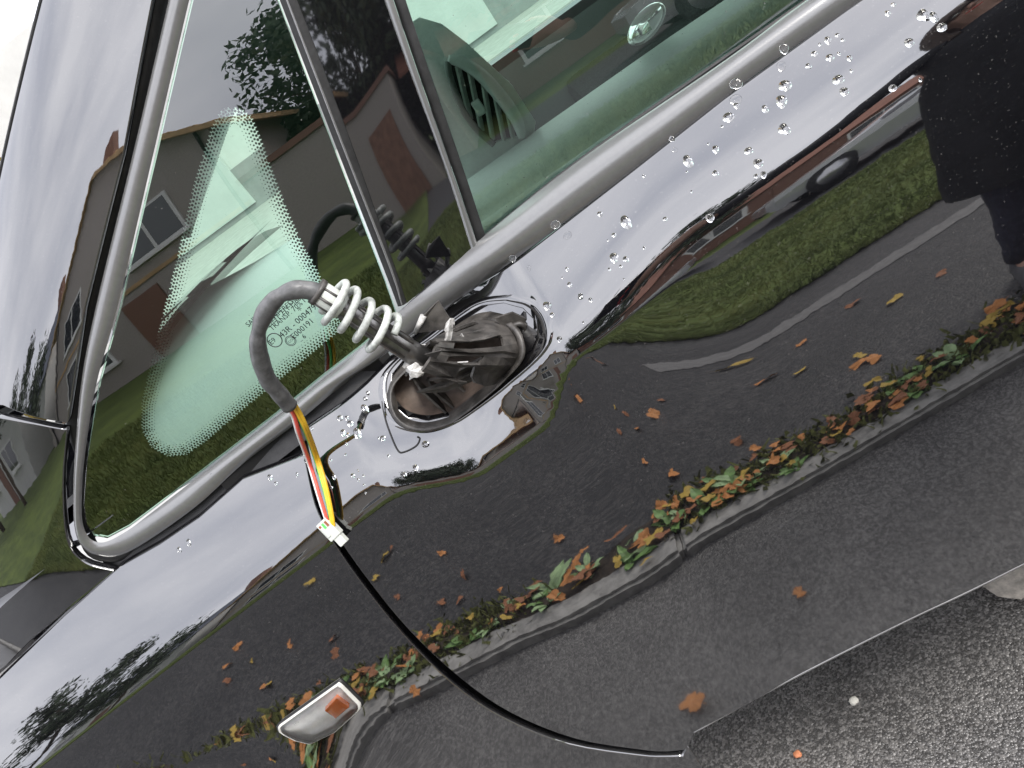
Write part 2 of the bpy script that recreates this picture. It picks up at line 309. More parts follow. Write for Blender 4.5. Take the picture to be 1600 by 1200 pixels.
OVAL = [(-0.1234, 1.008), (-0.1043, 0.9965), (-0.0985, 0.98), (-0.1061, 0.9615), (-0.1237, 0.9502), (-0.1624, 0.939), (-0.2007, 0.9318), (-0.2391, 0.9275), (-0.2613, 0.9292), (-0.2895, 0.9393), (-0.3099, 0.9566), (-0.317, 0.9736), (-0.314, 0.9909), (-0.3022, 1.0041), (-0.2788, 1.0084), (-0.2391, 1.0088), (-0.1882, 1.0126), (-0.1522, 1.0129)]
DROPS = [(0.3567, 1.0447, 0.0023, 'r'), (0.348, 1.041, 0.0026, 'r'), (0.3728, 1.0226, 0.006, 'r'), (0.3795, 1.0164, 0.004, 'r'), (0.3805, 1.0051, 0.0047, 'r'), (0.3491, 1.0095, 0.0043, 'r'), (0.2997, 1.0491, 0.0023, 'r'), (0.2899, 1.05, 0.0033, 'r'), (0.3011, 1.0429, 0.002, 'r'), (0.2817, 1.0504, 0.0016, 'r'), (0.2727, 1.0467, 0.0032, 'r'), (0.2911, 1.035, 0.0016, 'r'), (0.2823, 1.0364, 0.0039, 'r'), (0.2966, 1.0267, 0.0026, 'r'), (0.2615, 1.0404, 0.0029, 'r'), (0.2916, 1.0163, 0.0016, 'r'), (0.2772, 1.0162, 0.0055, 'r'), (0.2758, 1.0044, 0.0042, 'r'), (0.2333, 1.0374, 0.0061, 'r'), (0.2221, 1.0274, 0.0054, 'r'), (0.2096, 1.0053, 0.0057, 'r'), (0.205, 1.0296, 0.0032, 'r'), (0.1715, 1.0414, 0.0057, 'r'), (0.1842, 1.0462, 0.0029, 'r'), (0.1614, 1.0376, 0.0016, 'r'), (0.1437, 1.0237, 0.0034, 'r'), (0.1408, 1.0313, 0.0013, 'r'), (0.1144, 1.028, 0.005, 'r'), (0.1698, 1.0063, 0.0044, 'r'), (0.1711, 0.9918, 0.0047, 'r'), (0.1629, 0.9829, 0.0025, 'r'), (0.1696, 0.9801, 0.0031, 'r'), (0.1308, 1.0055, 0.0031, 'r'), (0.0277, 1.012, 0.0056, 'r'), (0.0635, 0.9951, 0.0025, 'r'), (0.0096, 1.0312, 0.0028, 'r'), (0.0101, 1.0083, 0.0025, 'r'), (-0.0026, 0.9907, 0.0046, 'r'), (0.0068, 0.9835, 0.0031, 'r'), (0.1009, 1.003, 0.0012, 'r'), (0.1078, 1.0208, 0.0012, 'r'), (0.069, 1.0387, 0.0016, 'r'), (0.0018, 1.0071, 0.0012, 'r'), (0.0294, 0.9829, 0.0015, 'r'), (-0.0014, 0.9804, 0.0018, 'r'), (-0.0132, 0.9838, 0.0015, 'r'), (-0.006, 0.9686, 0.0012, 'r'), (0.1022, 0.9726, 0.0043, 'r'), (-0.0549, 0.9768, 0.0028, 'r'), (-0.0477, 0.9694, 0.0022, 'r'), (-0.0667, 0.9552, 0.0015, 'r'), (0.3402, 0.9755, 0.0016, 'r'), (0.315, 0.9832, 0.0039, 'r'), (-0.0906, 0.9866, 0.0045, 'm'), (-0.091, 0.9772, 0.0029, 'm'), (-0.0983, 0.9544, 0.0029, 'm'), (-0.0577, 0.992, 0.0027, 'm'), (-0.0513, 1.005, 0.0019, 'm'), (-0.0604, 1.0008, 0.0013, 'm'), (-0.054, 0.9779, 0.0026, 'm'), (-0.0479, 0.9697, 0.0016, 'm'), (-0.3266, 1.0021, 0.0023, 'm'), (-0.332, 0.9995, 0.0026, 'm'), (-0.3379, 0.992, 0.0043, 'm'), (-0.3694, 0.9989, 0.0041, 'm'), (-0.3615, 0.9955, 0.0026, 'm'), (-0.361, 0.9892, 0.0041, 'm'), (-0.3744, 0.9854, 0.0035, 'm'), (-0.3698, 0.9812, 0.0023, 'm'), (-0.3589, 0.9774, 0.0049, 'm'), (-0.3356, 0.9589, 0.0037, 'm'), (-0.3391, 0.9616, 0.0014, 'm'), (-0.2973, 0.9277, 0.0043, 'm'), (-0.3205, 0.9153, 0.0034, 'm'), (-0.335, 0.9169, 0.0026, 'm'), (-0.3772, 0.9746, 0.0017, 'm'), (-0.3846, 0.966, 0.0015, 'm'), (-0.4884, 0.9841, 0.0037, 'm'), (-0.4846, 0.9762, 0.0025, 'm'), (-0.4533, 0.9736, 0.0018, 'm'), (-0.4336, 0.9805, 0.0033, 'm'), (-0.4116, 0.9527, 0.0026, 'm'), (-0.4046, 0.9686, 0.0015, 'm'), (-0.4212, 0.9449, 0.0018, 'm'), (-0.3896, 0.9445, 0.0029, 'm'), (-0.3809, 0.9461, 0.0014, 'm'), (-0.3778, 0.939, 0.0014, 'm'), (-0.3864, 0.9377, 0.0017, 'm'), (-0.3832, 0.9307, 0.0014, 'm'), (-0.3873, 0.9227, 0.0014, 'm'), (-0.3396, 0.9416, 0.0017, 'm'), (-0.4082, 1.0037, 0.0015, 'm'), (-0.6535, 0.9667, 0.0035, 'f'), (-0.6356, 0.9681, 0.0035, 'f')]
POST_BASE = (-0.2143, -0.048, 1.0528)
POST_TOP = (-0.2486, -0.052, 1.1603)
COIL_BOT = (-0.2237, -0.05, 1.0876)
COIL_TOP = (-0.2432, -0.052, 1.1463)
SLEEVE = [(-0.2432, -0.052, 1.1463), (-0.2497, -0.056, 1.1637), (-0.262, -0.058, 1.1757), (-0.2823, -0.056, 1.1792), (-0.3087, -0.05, 1.17), (-0.334, -0.042, 1.1497), (-0.3551, -0.03, 1.1168), (-0.3619, -0.02, 1.094), (-0.3688, -0.008, 1.0709)]
WIRES = [(-0.3655, -0.01, 1.0773), (-0.3736, 0.002, 1.0572), (-0.3855, 0.012, 1.0326), (-0.4188, 0.0518, 0.983), (-0.4258, 0.0327, 0.956), (-0.4329, 0.0206, 0.9358), (-0.4387, 0.0133, 0.9217), (-0.4436, 0.0087, 0.9114)]
CONN = [(-0.4487, 0.0166, 0.9264), (-0.4416, 0.0031, 0.8931)]
CRACK = [(-0.3012, 1.0054), (-0.3144, 0.9904), (-0.3217, 0.9746), (-0.3256, 0.9575), (-0.3274, 0.9399), (-0.3219, 0.9349), (-0.3075, 0.9322), (-0.2998, 0.9352), (-0.3009, 0.9387)]
BOSS = (-0.1338, 0.9741)
FIN = [(-0.1879, -0.03, 1.0783), (-0.2064, -0.03, 1.0681), (-0.19, -0.03, 1.069)]
FRACT = [(-0.1685, -0.03, 1.0577), (-0.1845, -0.035, 1.0421), (-0.207, -0.04, 1.0308), (-0.2201, -0.05, 1.0418), (-0.2235, -0.05, 1.0529)]
VENT_BEZEL = [(-0.0431, 1.2299), (-0.0313, 1.2165), (-0.0206, 1.193), (-0.0145, 1.1593), (-0.0129, 1.128), (-0.0155, 1.1106), (-0.0199, 1.0981)]
VENT_LEFT = [(-0.0448, 1.2275), (-0.0518, 1.2151), (-0.0584, 1.1921), (-0.0631, 1.1644), (-0.0612, 1.1372), (-0.0545, 1.1121)]
VENT_SLATS = [((-0.0406, 1.2169), (-0.0648, 1.1534)), ((-0.0316, 1.2035), (-0.0608, 1.1332)), ((-0.0246, 1.1841), (-0.0556, 1.1159)), ((-0.0199, 1.1652), (-0.0432, 1.1074)), ((-0.0172, 1.1417), (-0.0318, 1.1035))]
VENT_TAB = (-0.0446, 1.1612)
DASH_END = [(-0.0461, 1.2854), (-0.0278, 1.2644), (-0.0144, 1.229), (0.0045, 1.157), (0.0046, 1.1046), (-0.0211, 1.0729), (-0.113, 1.0435), (-0.1307, 1.0559), (-0.111, 1.135), (-0.0822, 1.2299), (-0.06, 1.2861)]
KNOB = (0.1875, 0.33, 1.1197)
MARKS = [('SAINT-GOBAIN', (-0.3956, 1.1385), 0.0085), ('TEMPERED', (-0.3732, 1.1278), 0.0085), ('GP', (-0.3381, 1.1377), 0.0085), ('DOT 211 M86 AS2', (-0.3758, 1.1248), 0.0088), ('TRANSP. 70% MIN', (-0.3765, 1.1195), 0.0088), ('*', (-0.3351, 1.1167), 0.012), ('E9', (-0.3887, 1.1065), 0.0088), ('43R - 000479', (-0.3726, 1.1061), 0.0105), ('E000191', (-0.3628, 1.0973), 0.0098), ('CCC', (-0.3702, 1.0965), 0.004), ('.. 6', (-0.3582, 1.0902), 0.008)]
RING1 = (-0.3815, 1.1093)
RING2 = (-0.3669, 1.0982)

# ================= the black car =================
car = tag(empty('parked_car', (0,.8,0)), 'glossy black hatchback with a broken-off door mirror and a dented door', 'car')
CARP = Matrix.Translation((0,-.8,0))
def keep(o):                # parts are modelled in world metres: cancel the parent's offset
    if o.parent is not None and o.parent is car: o.matrix_parent_inverse = CARP
    return o
_link0 = link
def link(name, me, m, parent=None): return keep(_link0(name, me, m, parent))
def S_finger(x, z):
    w = wpil(x, z); return S_up(x, z)-.006 + .5*w**2 + .35*np.maximum(0, -.74-x)**2
bt = BODY_TOP; sm = lambda l, n=4: [tuple(float(v) for v in q) for q in catmull([np.array(q) for q in l], n)]; ds = sm(DOOR_SEAM[:-1])+DOOR_SEAM[-1:]
# --- fender ---
arc = [(-1.32+.37*math.cos(a), .32+.37*math.sin(a)) for a in np.linspace(math.radians(-20), math.radians(200), 40)]
fo = [b for b in bt if b[0] < -.43] + sm(FENDER_SEAM[1:]) + [(-.285,.318),(-.30,.20),(-.9,.20)] + arc + [(-1.95,.30),(-1.95,.70),(-1.6,.82),(-1.32,.872)] + LEDGE[::-1][:-1]
lampc = np.mean(np.array(LAMP), 0)
fender = panel('front_fender', fo, S_low, 'black_paint', car, holes=[[tuple(lampc+(np.array(q)-lampc)*.93) for q in LAMP]], warp=zcrease)
# upper corner of the fender under the windscreen pillar
fg = FINGER[:2] + sm(FINGER[2:7]) + [(a, b-.004) for a, b in LEDGE[1:]] + [(-1.32,.868),(-1.32,1.0),(-1.0,1.12),(-.80,1.235)]
panel('fender_corner', fg, S_finger, 'black_paint', car, rz=.012)
# --- windscreen pillar ---
g = PILLAR_GAP
po = [g[0]] + PILLAR[1:] + [(-.08,1.56),(-.02,1.62),(-.09,1.672),(-.20,1.614),(-.384,1.506),(-.640,1.355),(-.79,1.266)] + [g[2], g[1]]
panel('windscreen_pillar', po, S_pillar, 'black_paint', car, rz=.012)
panel('pillar_trim', po, lambda x, z: S_pillar(x, z)+.022, 'pillar_lining', car, rx=.03, rz=.02, depth=0)
for a, b, nm in ((SEAM[0],SEAM[1],'pillar_seam'),):
    L_ = [np.array(a)+(np.array(b)-np.array(a))*t for t in np.linspace(-1.0,1.75,30)]
    tube('windscreen_seal', [p3(S_pillar, q+np.array([-.0018,.003]), .001) for q in L_], .0024, 'seal_rubber', car, 6)
# --- door skin ---
DB = [(-.2632,.3405),(-.1137,.3435),(.0592,.3405),(.2087,.333)]
oc = np.mean(np.array(OVAL), 0)
do = ds[:-1] + DB + [(.60,.33),(.95,.36),(1.02,.7),(.98,1.03)] + [(.75,1.06),(.6,1.07)] + [b for b in bt if b[0] > -.40][::-1]
door = panel('front_door', do, S_low, 'black_paint', car, holes=[[tuple(oc+(np.array(q)-oc)*.9) for q in OVAL]], rx=.009, rz=.007, warp=zcrease)
hem = catmull([p3(S_low, q, .001) for q in DB+[(.60,.33),(.95,.36)]], 10); tube('hem_highlight', hem, .002, 'trim_grey', door, 8)  # grey bead drawn in for the highlight along the door's lower edge
ra = [(1.45+.37*math.cos(a), .32+.37*math.sin(a)) for a in np.linspace(math.radians(190), math.radians(-10), 36)]
panel('rear_quarter', [(.995,1.03),(1.032,.7),(.965,.355),(1.0,.30)] + ra + [(1.95,.32),(2.02,.7),(1.97,1.04)], S_low, 'black_paint', car, warp=zcrease)
panel('rear_side_window', [(.965,1.085),(.945,1.585),(1.32,1.56),(1.62,1.10)], lambda x, z: S_up(x, z)+.006, 'tinted_glass', car, depth=.004, rx=.03, rz=.03)
panel('rear_pillar', [(.955,1.05),(1.64,1.09),(1.34,1.57),(.95,1.60),(.95,1.66),(1.5,1.63),(1.9,1.25),(1.97,1.05)], lambda x, z: S_up(x, z)+.001, 'black_paint', car, rz=.02)
box('tailgate', (1.97,.81,.82), (.10,1.42,.9), 'black_paint', car, None, .04)
# dark jamb behind the shut line, sill below the door
jv = []; zs = np.linspace(.30, 1.02, 30)
for z in zs:
    for x in (-.56,-.30): jv.append((x, float(S_low(x, min(z, zbelt(x)-.02)))+.03, z))
mesh('door_jamb', jv, [(2*i, 2*i+1, 2*i+3, 2*i+2) for i in range(len(zs)-1)], 'gap_black', car)
sv = []
prof = [(.045,.37),(.035,.352),(.05,.335),(.09,.318),(.16,.31),(.4,.31)]
for x in np.linspace(-.60,1.2,12):
    for y, z in prof: sv.append((x, y, z))
k = len(prof); mesh('sill', sv, [(i*k+j, i*k+k+j, i*k+k+j+1, i*k+j+1) for i in range(11) for j in range(k-1)], 'seal_rubber', car, True)
# --- moulding round the quarter window and along the belt line ---
def ribbon(name, inn, out, bulge_, m, n=9, pw=.75):
    v, f = [], []
    for i, (a, b) in enumerate(zip(inn, out)):
        a, b = np.asarray(a), np.asarray(b); j0, j1 = max(i-1,0), min(i+1,len(inn)-1)
        t = (inn[j1]+out[j1])-(inn[j0]+out[j0]); w = b-a; nn = np.cross(t, w); nn /= np.linalg.norm(nn)
        if nn[1] > 0: nn = -nn
        bl = bulge_(i/(len(inn)-1))
        for s in np.linspace(0, 1, n): v.append(a+w*s+nn*bl*math.sin(math.pi*s)**pw)
        if i:
            for s in range(n-1): q = (i-1)*n+s; f.append((q, q+1, q+n+1, q+n))
    return mesh(name, v, f, m, car, True)
NI = SEAL_N
i3 = [p3(S_up, q, -.001) for q in SEAL_IN]; o3 = [p3(S_up, q, -.001) for q in SEAL_OUT[:NI]] + [p3(S_low, q, .004) for q in SEAL_OUT[NI:]]
i3 = catmull(i3, 6); o3 = catmull(o3, 6)
belt = ribbon('window_moulding', i3, o3, lambda t: .004+.009*float(smooth(.4,.75,t)), 'trim_grey', 11)
# rubber channel behind the moulding
c3 = catmull([p3(S_up, q, .016) for q in PILLAR[::-1]] + [p3(S_up, q, .016) for q in ((-.70,1.10),(-.76,1.05),(-.785,1.01),(-.76,.985),(-.70,.985))], 5)
tube('seal_channel', c3, .010, 'seal_rubber', car, 8)
gv_, gf_ = [], []
for i, x in enumerate(np.linspace(-.79,-.29,34)):
    zt_ = float(np.interp(x, [b[0] for b in bt], [b[1] for b in bt])); yb = float(S_low(x, zt_))
    gv_ += [(x, yb+.012, zt_-.012), (x, yb+.022, zt_+.004), (x, max(yb+.03, float(S_up(x, zt_+.02))+.010), zt_+.02)]
    if i: b0 = 3*(i-1); gf_ += [(b0,b0+3,b0+4,b0+1),(b0+1,b0+4,b0+5,b0+2)]
mesh('belt_gap', gv_, gf_, 'seal_rubber', car, True)
# --- quarter window ---
gq = GLASS_Q[:-1] + [GLASS_Q[-1], (-.135,1.43), (-.13,1.47), (-.165,1.468)]
def S_glass(x, z): return S_up(x, z)+.002
q_glass = panel('quarter_window', gq, S_glass, 'tinted_glass', car, depth=.004, rx=.02, rz=.02)
def S_frit(x, z): return S_up(x, z)+.0065
panel('frit_border', gq, S_frit, 'frit', q_glass, holes=[CLEAR], depth=0, rx=.03, rz=.03)
# printed dots fading into the clear field
ca = np.array(resample(CLEAR, .0015)); 
if signed_area(ca) < 0: ca = ca[::-1]
tl = np.roll(ca,-3,0)-np.roll(ca,3,0); tl /= np.linalg.norm(tl,axis=1,keepdims=True); inn_ = np.stack([-tl[:,1], tl[:,0]],1)
dv, df = [], []
per = np.concatenate([[0],np.cumsum(np.hypot(*np.diff(ca,axis=0).T))])
for row in range(6):
    sp = .0043; dd = .0006+row*.0031; rr = (.0019,.0016,.00135,.0011,.0008,.0005)[row]
    for s in np.arange((row % 2)*sp/2, per[-1], sp):
        i = int(np.searchsorted(per, s)); i = min(i, len(ca)-1); c = ca[i]+inn_[i]*dd; b0 = len(dv)
        for k in range(6): a = k*math.pi/3; q = (c[0]+rr*math.cos(a), c[1]+rr*math.sin(a)); dv.append(p3(S_frit, q, -.0006))
        df.append(tuple(range(b0, b0+6)))
dots = mesh('frit_dots', dv, df, 'frit', q_glass); dots['kind'] = 'stuff'
# --- black upright between quarter window and door window ---
def strip(name, l, r_, off, m, n=24, bl=0.0):
    a = catmull([p3(S_up, q, off) for q in l], 6); b = catmull([p3(S_up, q, off) for q in r_], 6); v, f = [], []
    for i, (p, q) in enumerate(zip(a, b)):
        for s in np.linspace(0,1,7): v.append(p+(q-p)*s+np.array([0,-bl*math.sin(math.pi*s),0]))
        if i:
            for s in range(6): w = (i-1)*7+s; f.append((w, w+1, w+8, w+7))
    return mesh(name, v, f, m, car, True)
ext = lambda l: [(l[0][0]+(l[0][0]-l[1][0])*.4, l[0][1]+(l[0][1]-l[1][1])*.4)]+l
pl, pl2, pr, pr2 = ext(POST_L), ext(POST_L2), ext(POST_R), ext(POST_R2)
strip('division_seal', pl, pl2, -.002, 'seal_rubber', bl=.003)
mid1 = [(a[0]+(b[0]-a[0])*.42, a[1]) for a, b in zip(pl, pl2)]; mid2 = [(a[0]+(b[0]-a[0])*.62, a[1]) for a, b in zip(pl, pl2)]
strip('division_bead', mid1, mid2, -.0045, 'trim_grey', bl=.001)
strip('window_post', pl2, pr, -.003, 'gloss_black', bl=.001)
strip('post_bead', pr, pr2, -.002, 'trim_grey', bl=.003)
pr3 = [(a[0]+.012, a[1]) for a in pr2]
strip('glass_run', pr2, pr3, .004, 'seal_rubber', bl=.002)
# --- door window ---
dw = pr2[::-1] + [(-.05,1.57),(.0,1.60),(.5,1.615),(.92,1.58),(.95,1.05),(.5,1.05),(0,1.05)]
def S_dglass(x, z): return S_up(x, z)+.010
panel('door_window', dw, S_dglass, 'tinted_glass', car, depth=.004, rx=.03, rz=.03)
strip('window_lip', [(-.12,1.067),(.02,1.078),(.2,1.081),(.5,1.083),(.95,1.08)], [(-.12,1.072),(.02,1.083),(.2,1.086),(.5,1.088),(.95,1.085)], .004, 'seal_rubber', bl=.002)
# --- side indicator ---
ind = empty('side_indicator', (0,0,0), parent=car); keep(ind)
LP = np.array(LAMP); lc = LP.mean(0)
def lamp_ring(scale, off): return [p3(S_low, tuple(lc+(q-lc)*scale), off) for q in np.array(resample(LAMP, .006))]
def loft(name, rings, m, parent, cap=True, smooth_=True, out=False):
    n = len(rings[0]); v = [p for r_ in rings for p in r_]; f = [(i*n+j, i*n+(j+1) % n, (i+1)*n+(j+1) % n, (i+1)*n+j) for i in range(len(rings)-1) for j in range(n)]
    if cap: f.append(tuple(range((len(rings)-1)*n, len(rings)*n)))
    if out:                   # faces look away from the car
        a, b, c = (np.asarray(v[i]) for i in (f[-1][0], f[-1][len(f[-1])//3], f[-1][2*len(f[-1])//3]))
        if np.cross(b-a, c-a)[1] > 0: f = [t[::-1] for t in f]
    return mesh(name, v, f, m, parent, smooth_)
loft('lamp_gasket', [lamp_ring(1.03,.003), lamp_ring(1.05,-.001), lamp_ring(1.0,-.003)], 'seal_rubber', ind, False)
loft('lamp_rim', [lamp_ring(1.01,.002), lamp_ring(1.0,-.004), lamp_ring(.98,-.006), lamp_ring(.945,-.0065), lamp_ring(.92,-.005), lamp_ring(.91,.002)], 'lamp_rim', ind, False)
loft('reflector_bowl', [lamp_ring(.925,-.003), lamp_ring(.80,.003), lamp_ring(.45,.006)], 'reflector', ind, True, True, True)
loft('lens', [lamp_ring(.93,-.0055), lamp_ring(.89,-.0085), lamp_ring(.5,-.0105)], 'lens_thin', ind, True, True, True)
bq = np.array(BULB); bc = bq.mean(0)
bulb = loft('bulb', [[p3(S_low, tuple(bc+(q-bc)*s), o) for q in resample(BULB,.01)] for s, o in ((1,.004),(1,-.003),(.75,-.006))], 'amber', ind, True, False)
# ================= broken mirror mount =================
mount = empty('mirror_mount', (0,0,0), parent=car); keep(mount)
def oval(scale, off, n=72, dx=0, dz=0):
    P_ = catmull([np.array(q) for q in OVAL+OVAL[:1]], 6)[:-1]; P_ = resample([tuple(p) for p in P_], .0075)
    return [p3(S_low, tuple(oc+(q-oc)*scale+np.array([dx,dz])), off) for q in P_]
loft('flange_lip', [oval(1.05,.0005), oval(1.02,-.0012), oval(.985,-.0022), oval(.95,-.0015), oval(.925,.001), oval(.915,.012)], 'black_paint', mount, False)
panel('hole_floor', [(p[0], p[2]) for p in oval(.93, 0)], lambda x, z: S_low(x, z)+.0095, 'black_paint', mount, holes=[[(p[0], p[2]) for p in oval(.78, 0, dx=-.014, dz=-.004)]], depth=0)
loft('mount_gasket', [oval(.915,.006), oval(.905,.002), oval(.885,.003), oval(.875,.012)], 'seal_rubber', mount, False)
# cavity
loft('mount_recess', [oval(q_, o_, dx=-.014, dz=-.004) for q_, o_ in ((.745,.010),(.72,.026),(.55,.036),(.25,.040))], 'mount_brown', mount, True)
PB, PT = np.array(POST_BASE), np.array(POST_TOP); ax = (PT-PB)/np.linalg.norm(PT-PB)
e1 = np.cross(ax, [0,1,0]); e1 /= np.linalg.norm(e1); e2 = np.cross(ax, e1)
if e1[0] < 0: e1 = -e1
if e2[1] < 0: e2 = -e2
nr_ = random.Random(3)
bh = oval(.80, .012, dx=-.014, dz=-.004); NB = len(bh)
loft('mount_collar', [oval(.82,.014,dx=-.014,dz=-.004), oval(.83,-.008,dx=-.014,dz=-.004), oval(.80,-.013,dx=-.014,dz=-.004), oval(.765,-.012,dx=-.014,dz=-.004), oval(.75,-.002,dx=-.014,dz=-.004), oval(.745,.012,dx=-.014,dz=-.004)], 'mount_plastic', mount, False)
# folded shell of the broken arm, open towards the sill
base = oval(.76, -.004, dx=-.014, dz=-.004); NB = len(base); sv, sf, nS_, nL_ = [], [], 26, 6
fold = [nr_.uniform(-1,1) for _ in range(60)]
for i in range(nS_):
    t = i/(nS_-1); fr = (1.27-.49*t) % 1.0; b = base[int(fr*NB) % NB]
    th = math.radians(-95+270*t); top = PB - ax*.006 + .022*(math.cos(th)*e1+math.sin(th)*e2)
    for j in range(nL_):
        s = j/(nL_-1); p = b+(top-b)*s
        am = math.sin(math.pi*s)
        p = p + np.array([0,-1,.25])*am*(.010+.009*(abs((i*.31+.15*math.sin(s*4)) % 1.0-.5)*4-1)+.006*fold[i]) + np.array([0,0,1])*.004*am*math.sin(i*.5)
        if i < 3: p = p + np.array([nr_.uniform(-.006,.006), nr_.uniform(-.006,.002), nr_.uniform(-.008,.004)])*am
        sv.append(p)
    if i:
        for j in range(nL_-1):
            if (i in (8,9) and j in (1,2,3)) or (i in (4,) and j in (2,3)) or (i in (1,2) and j in (2,)) or (i in (14,) and j in (1,2)): continue      # torn through
            q = (i-1)*nL_+j; sf.append((q, q+1, q+nL_+1, q+nL_))
sh = mesh('broken_shell', sv, sf, 'mount_plastic', mount, False)
md = sh.modifiers.new('thick', 'SOLIDIFY'); md.thickness = .003; md.offset = 0
# torn lower flap, ribs and inner web
def plate(name, pts, th, m):
    pts = [np.asarray(p, float) for p in pts]; n = np.cross(pts[1]-pts[0], pts[2]-pts[0]); n /= np.linalg.norm(n); k = len(pts)
    v = [p+n*th/2 for p in pts]+[p-n*th/2 for p in pts]
    return mesh(name, v, [tuple(range(k)), tuple(range(2*k-1,k-1,-1))]+[(i, (i+1) % k, k+(i+1) % k, k+i) for i in range(k)], m, mount)
C0 = p3(S_low, tuple(oc), 0)
plate('torn_flap', [C0+np.array(q) for q in ((.055,-.018,-.006),(.03,-.035,.004),(-.01,-.045,.012),(-.03,-.05,.022),(-.012,-.036,-.004),(.02,-.026,-.016),(.05,-.012,-.022))], .003, 'mount_plastic')
for dx, dz, ln_, tl_ in ((-.062,-.020,.05,.25),(-.048,-.030,.045,.1),(-.02,-.034,.03,-.2)):
    a = C0+np.array([dx,.03,dz]); plate('rib', [a+np.array(q) for q in ((-.006,0,.025),(.006,0,-.02),(.008+tl_*.02,-ln_,-.016),(-.002+tl_*.03,-ln_*.9,.022))], .0028, 'mount_plastic')
# pivot post with a slotted sleeve, flats and a worn cap
post = tube('pivot_post', [PB-ax*.012, PB+ax*.02, PT-ax*.004, PT], [.0125,.0112,.0104,.0095], 'post_metal', mount, 20)
for an in (-2.0,-1.2,-.4,.6):
    o_ = .0108*(math.cos(an)*e1+math.sin(an)*e2); tube('post_rib', [PB+ax*.012+o_, PT-ax*.02+o_*.95], [.0019,.0016], 'mount_plastic', post, 6)
cap_ = [PT-ax*.026, PT-ax*.0245, PT-ax*.004, PT+ax*.001]
tube('post_cap', cap_, [.0112,.0128,.0124,.0118], 'connector_white', mount, 16)
for an in (-2.3,-1.5,-.7):
    o_ = .0122*(math.cos(an)*e1+math.sin(an)*e2); tube('cap_slot', [PT-ax*.022+o_, PT-ax*.001+o_*.97], [.0017,.0015], 'mount_plastic', post, 6)
tube('cap_ring', [PT-ax*.0015, PT+ax*.0035], [.0135,.0132], 'mount_plastic', mount, 16)
# coil spring with closed ends
cb, ct = np.array(COIL_BOT), np.array(COIL_TOP); HL = np.linalg.norm(ct-cb); hp = []
turns = 4.6; NN = int(turns*28)
for i in range(NN+1):
    u_ = turns*i/NN
    z_ = (.18*u_ if u_ < .9 else (.162+(u_-.9)*.2728 if u_ < 3.8 else .953+(u_-3.8)*.08))
    a_ = 2*math.pi*u_ - 1.0
    hp.append(cb+(ct-cb)*z_ + (.0202+.0012*math.sin(u_*2.1))*(math.cos(a_)*e1+math.sin(a_)*e2))
tube('coil_spring', hp, .0037, 'spring_wire', mount, 10)
# pale torn metal where the arm sheared
def shard(name, c, r_, m, seed, sq=(1,1,1)):
    q = random.Random(seed); bm = bmesh.new(); bmesh.ops.create_icosphere(bm, subdivisions=2, radius=1)
    for v_ in bm.verts:
        k_ = q.uniform(.6,1.25); v_.co = Vector((v_.co.x*sq[0]*k_, v_.co.y*sq[1]*k_, v_.co.z*sq[2]*k_))*r_ + Vector(c)
    me = bpy.data.meshes.new(name); bm.to_mesh(me); bm.free(); return link(name, me, m, mount)
fx = [np.array(q) for q in FRACT]
fe = catmull(fx, 6); rv, rf = [], []
for i, p in enumerate(fe):
    w_ = .004+.004*nr_.random(); o_ = np.array([.25,-.5,.8]); o_ /= np.linalg.norm(o_); d_ = np.array([-.8,-.3,.2])
    rv += [p-d_*w_*.6+o_*nr_.uniform(-.002,.002), p+o_*(.003+nr_.uniform(0,.004)), p+d_*w_*1.3+o_*nr_.uniform(-.002,.002)]
    if i: q = 3*(i-1); rf += [(q,q+1,q+4,q+3),(q+1,q+2,q+5,q+4)]
fr_ = mesh('fracture_edge', rv, rf, 'fracture_grey', mount); md = fr_.modifiers.new('t','SOLIDIFY'); md.thickness = .002
shard('sheared_stub', fx[3]+np.array([.0,-.006,.002]), .011, 'fracture_grey', 5, (1.2,.7,.8))
plate('bent_fin', [np.array(FIN[0]), np.array(FIN[1]), np.array(FIN[2])+np.array([.02,0,-.02]), np.array(FIN[2])+np.array([.022,.004,.012]), np.array(FIN[0])+np.array([.006,0,.001])], .003, 'mount_plastic')
tube('torn_lip', [np.array(FIN[0])+np.array([0,-.002,0]), np.array(FIN[1])+np.array([0,-.002,0])], [.0035,.0022], 'fracture_grey', mount, 6)
for k_ in range(9):      # splinters of torn plastic round the break
    t = nr_.random(); i_ = int(t*(nS_-1)); b_ = sv[i_*nL_+nr_.choice((3,4,5))]; d1 = np.array([nr_.gauss(0,1), -abs(nr_.gauss(0,.6)), nr_.gauss(0,1)]); d1 /= np.linalg.norm(d1); d2 = np.cross(d1, [.3,.8,.5]); d2 /= np.linalg.norm(d2)
    l_ = nr_.uniform(.008,.018); plate('splinter', [b_-d2*l_*.4, b_+d1*l_*.5-d2*l_*.2, b_+d1*l_, b_+d2*l_*.45], .0015, 'fracture_grey' if k_ % 3 == 0 else 'mount_plastic')
plate('torn_flap', [C0+np.array(q) for q in ((.05,-.02,-.012),(.02,-.035,-.006),(-.02,-.048,.004),(-.055,-.035,.012),(-.03,-.03,-.008),(.01,-.022,-.02),(.035,-.014,-.022))], .003, 'mount_plastic')
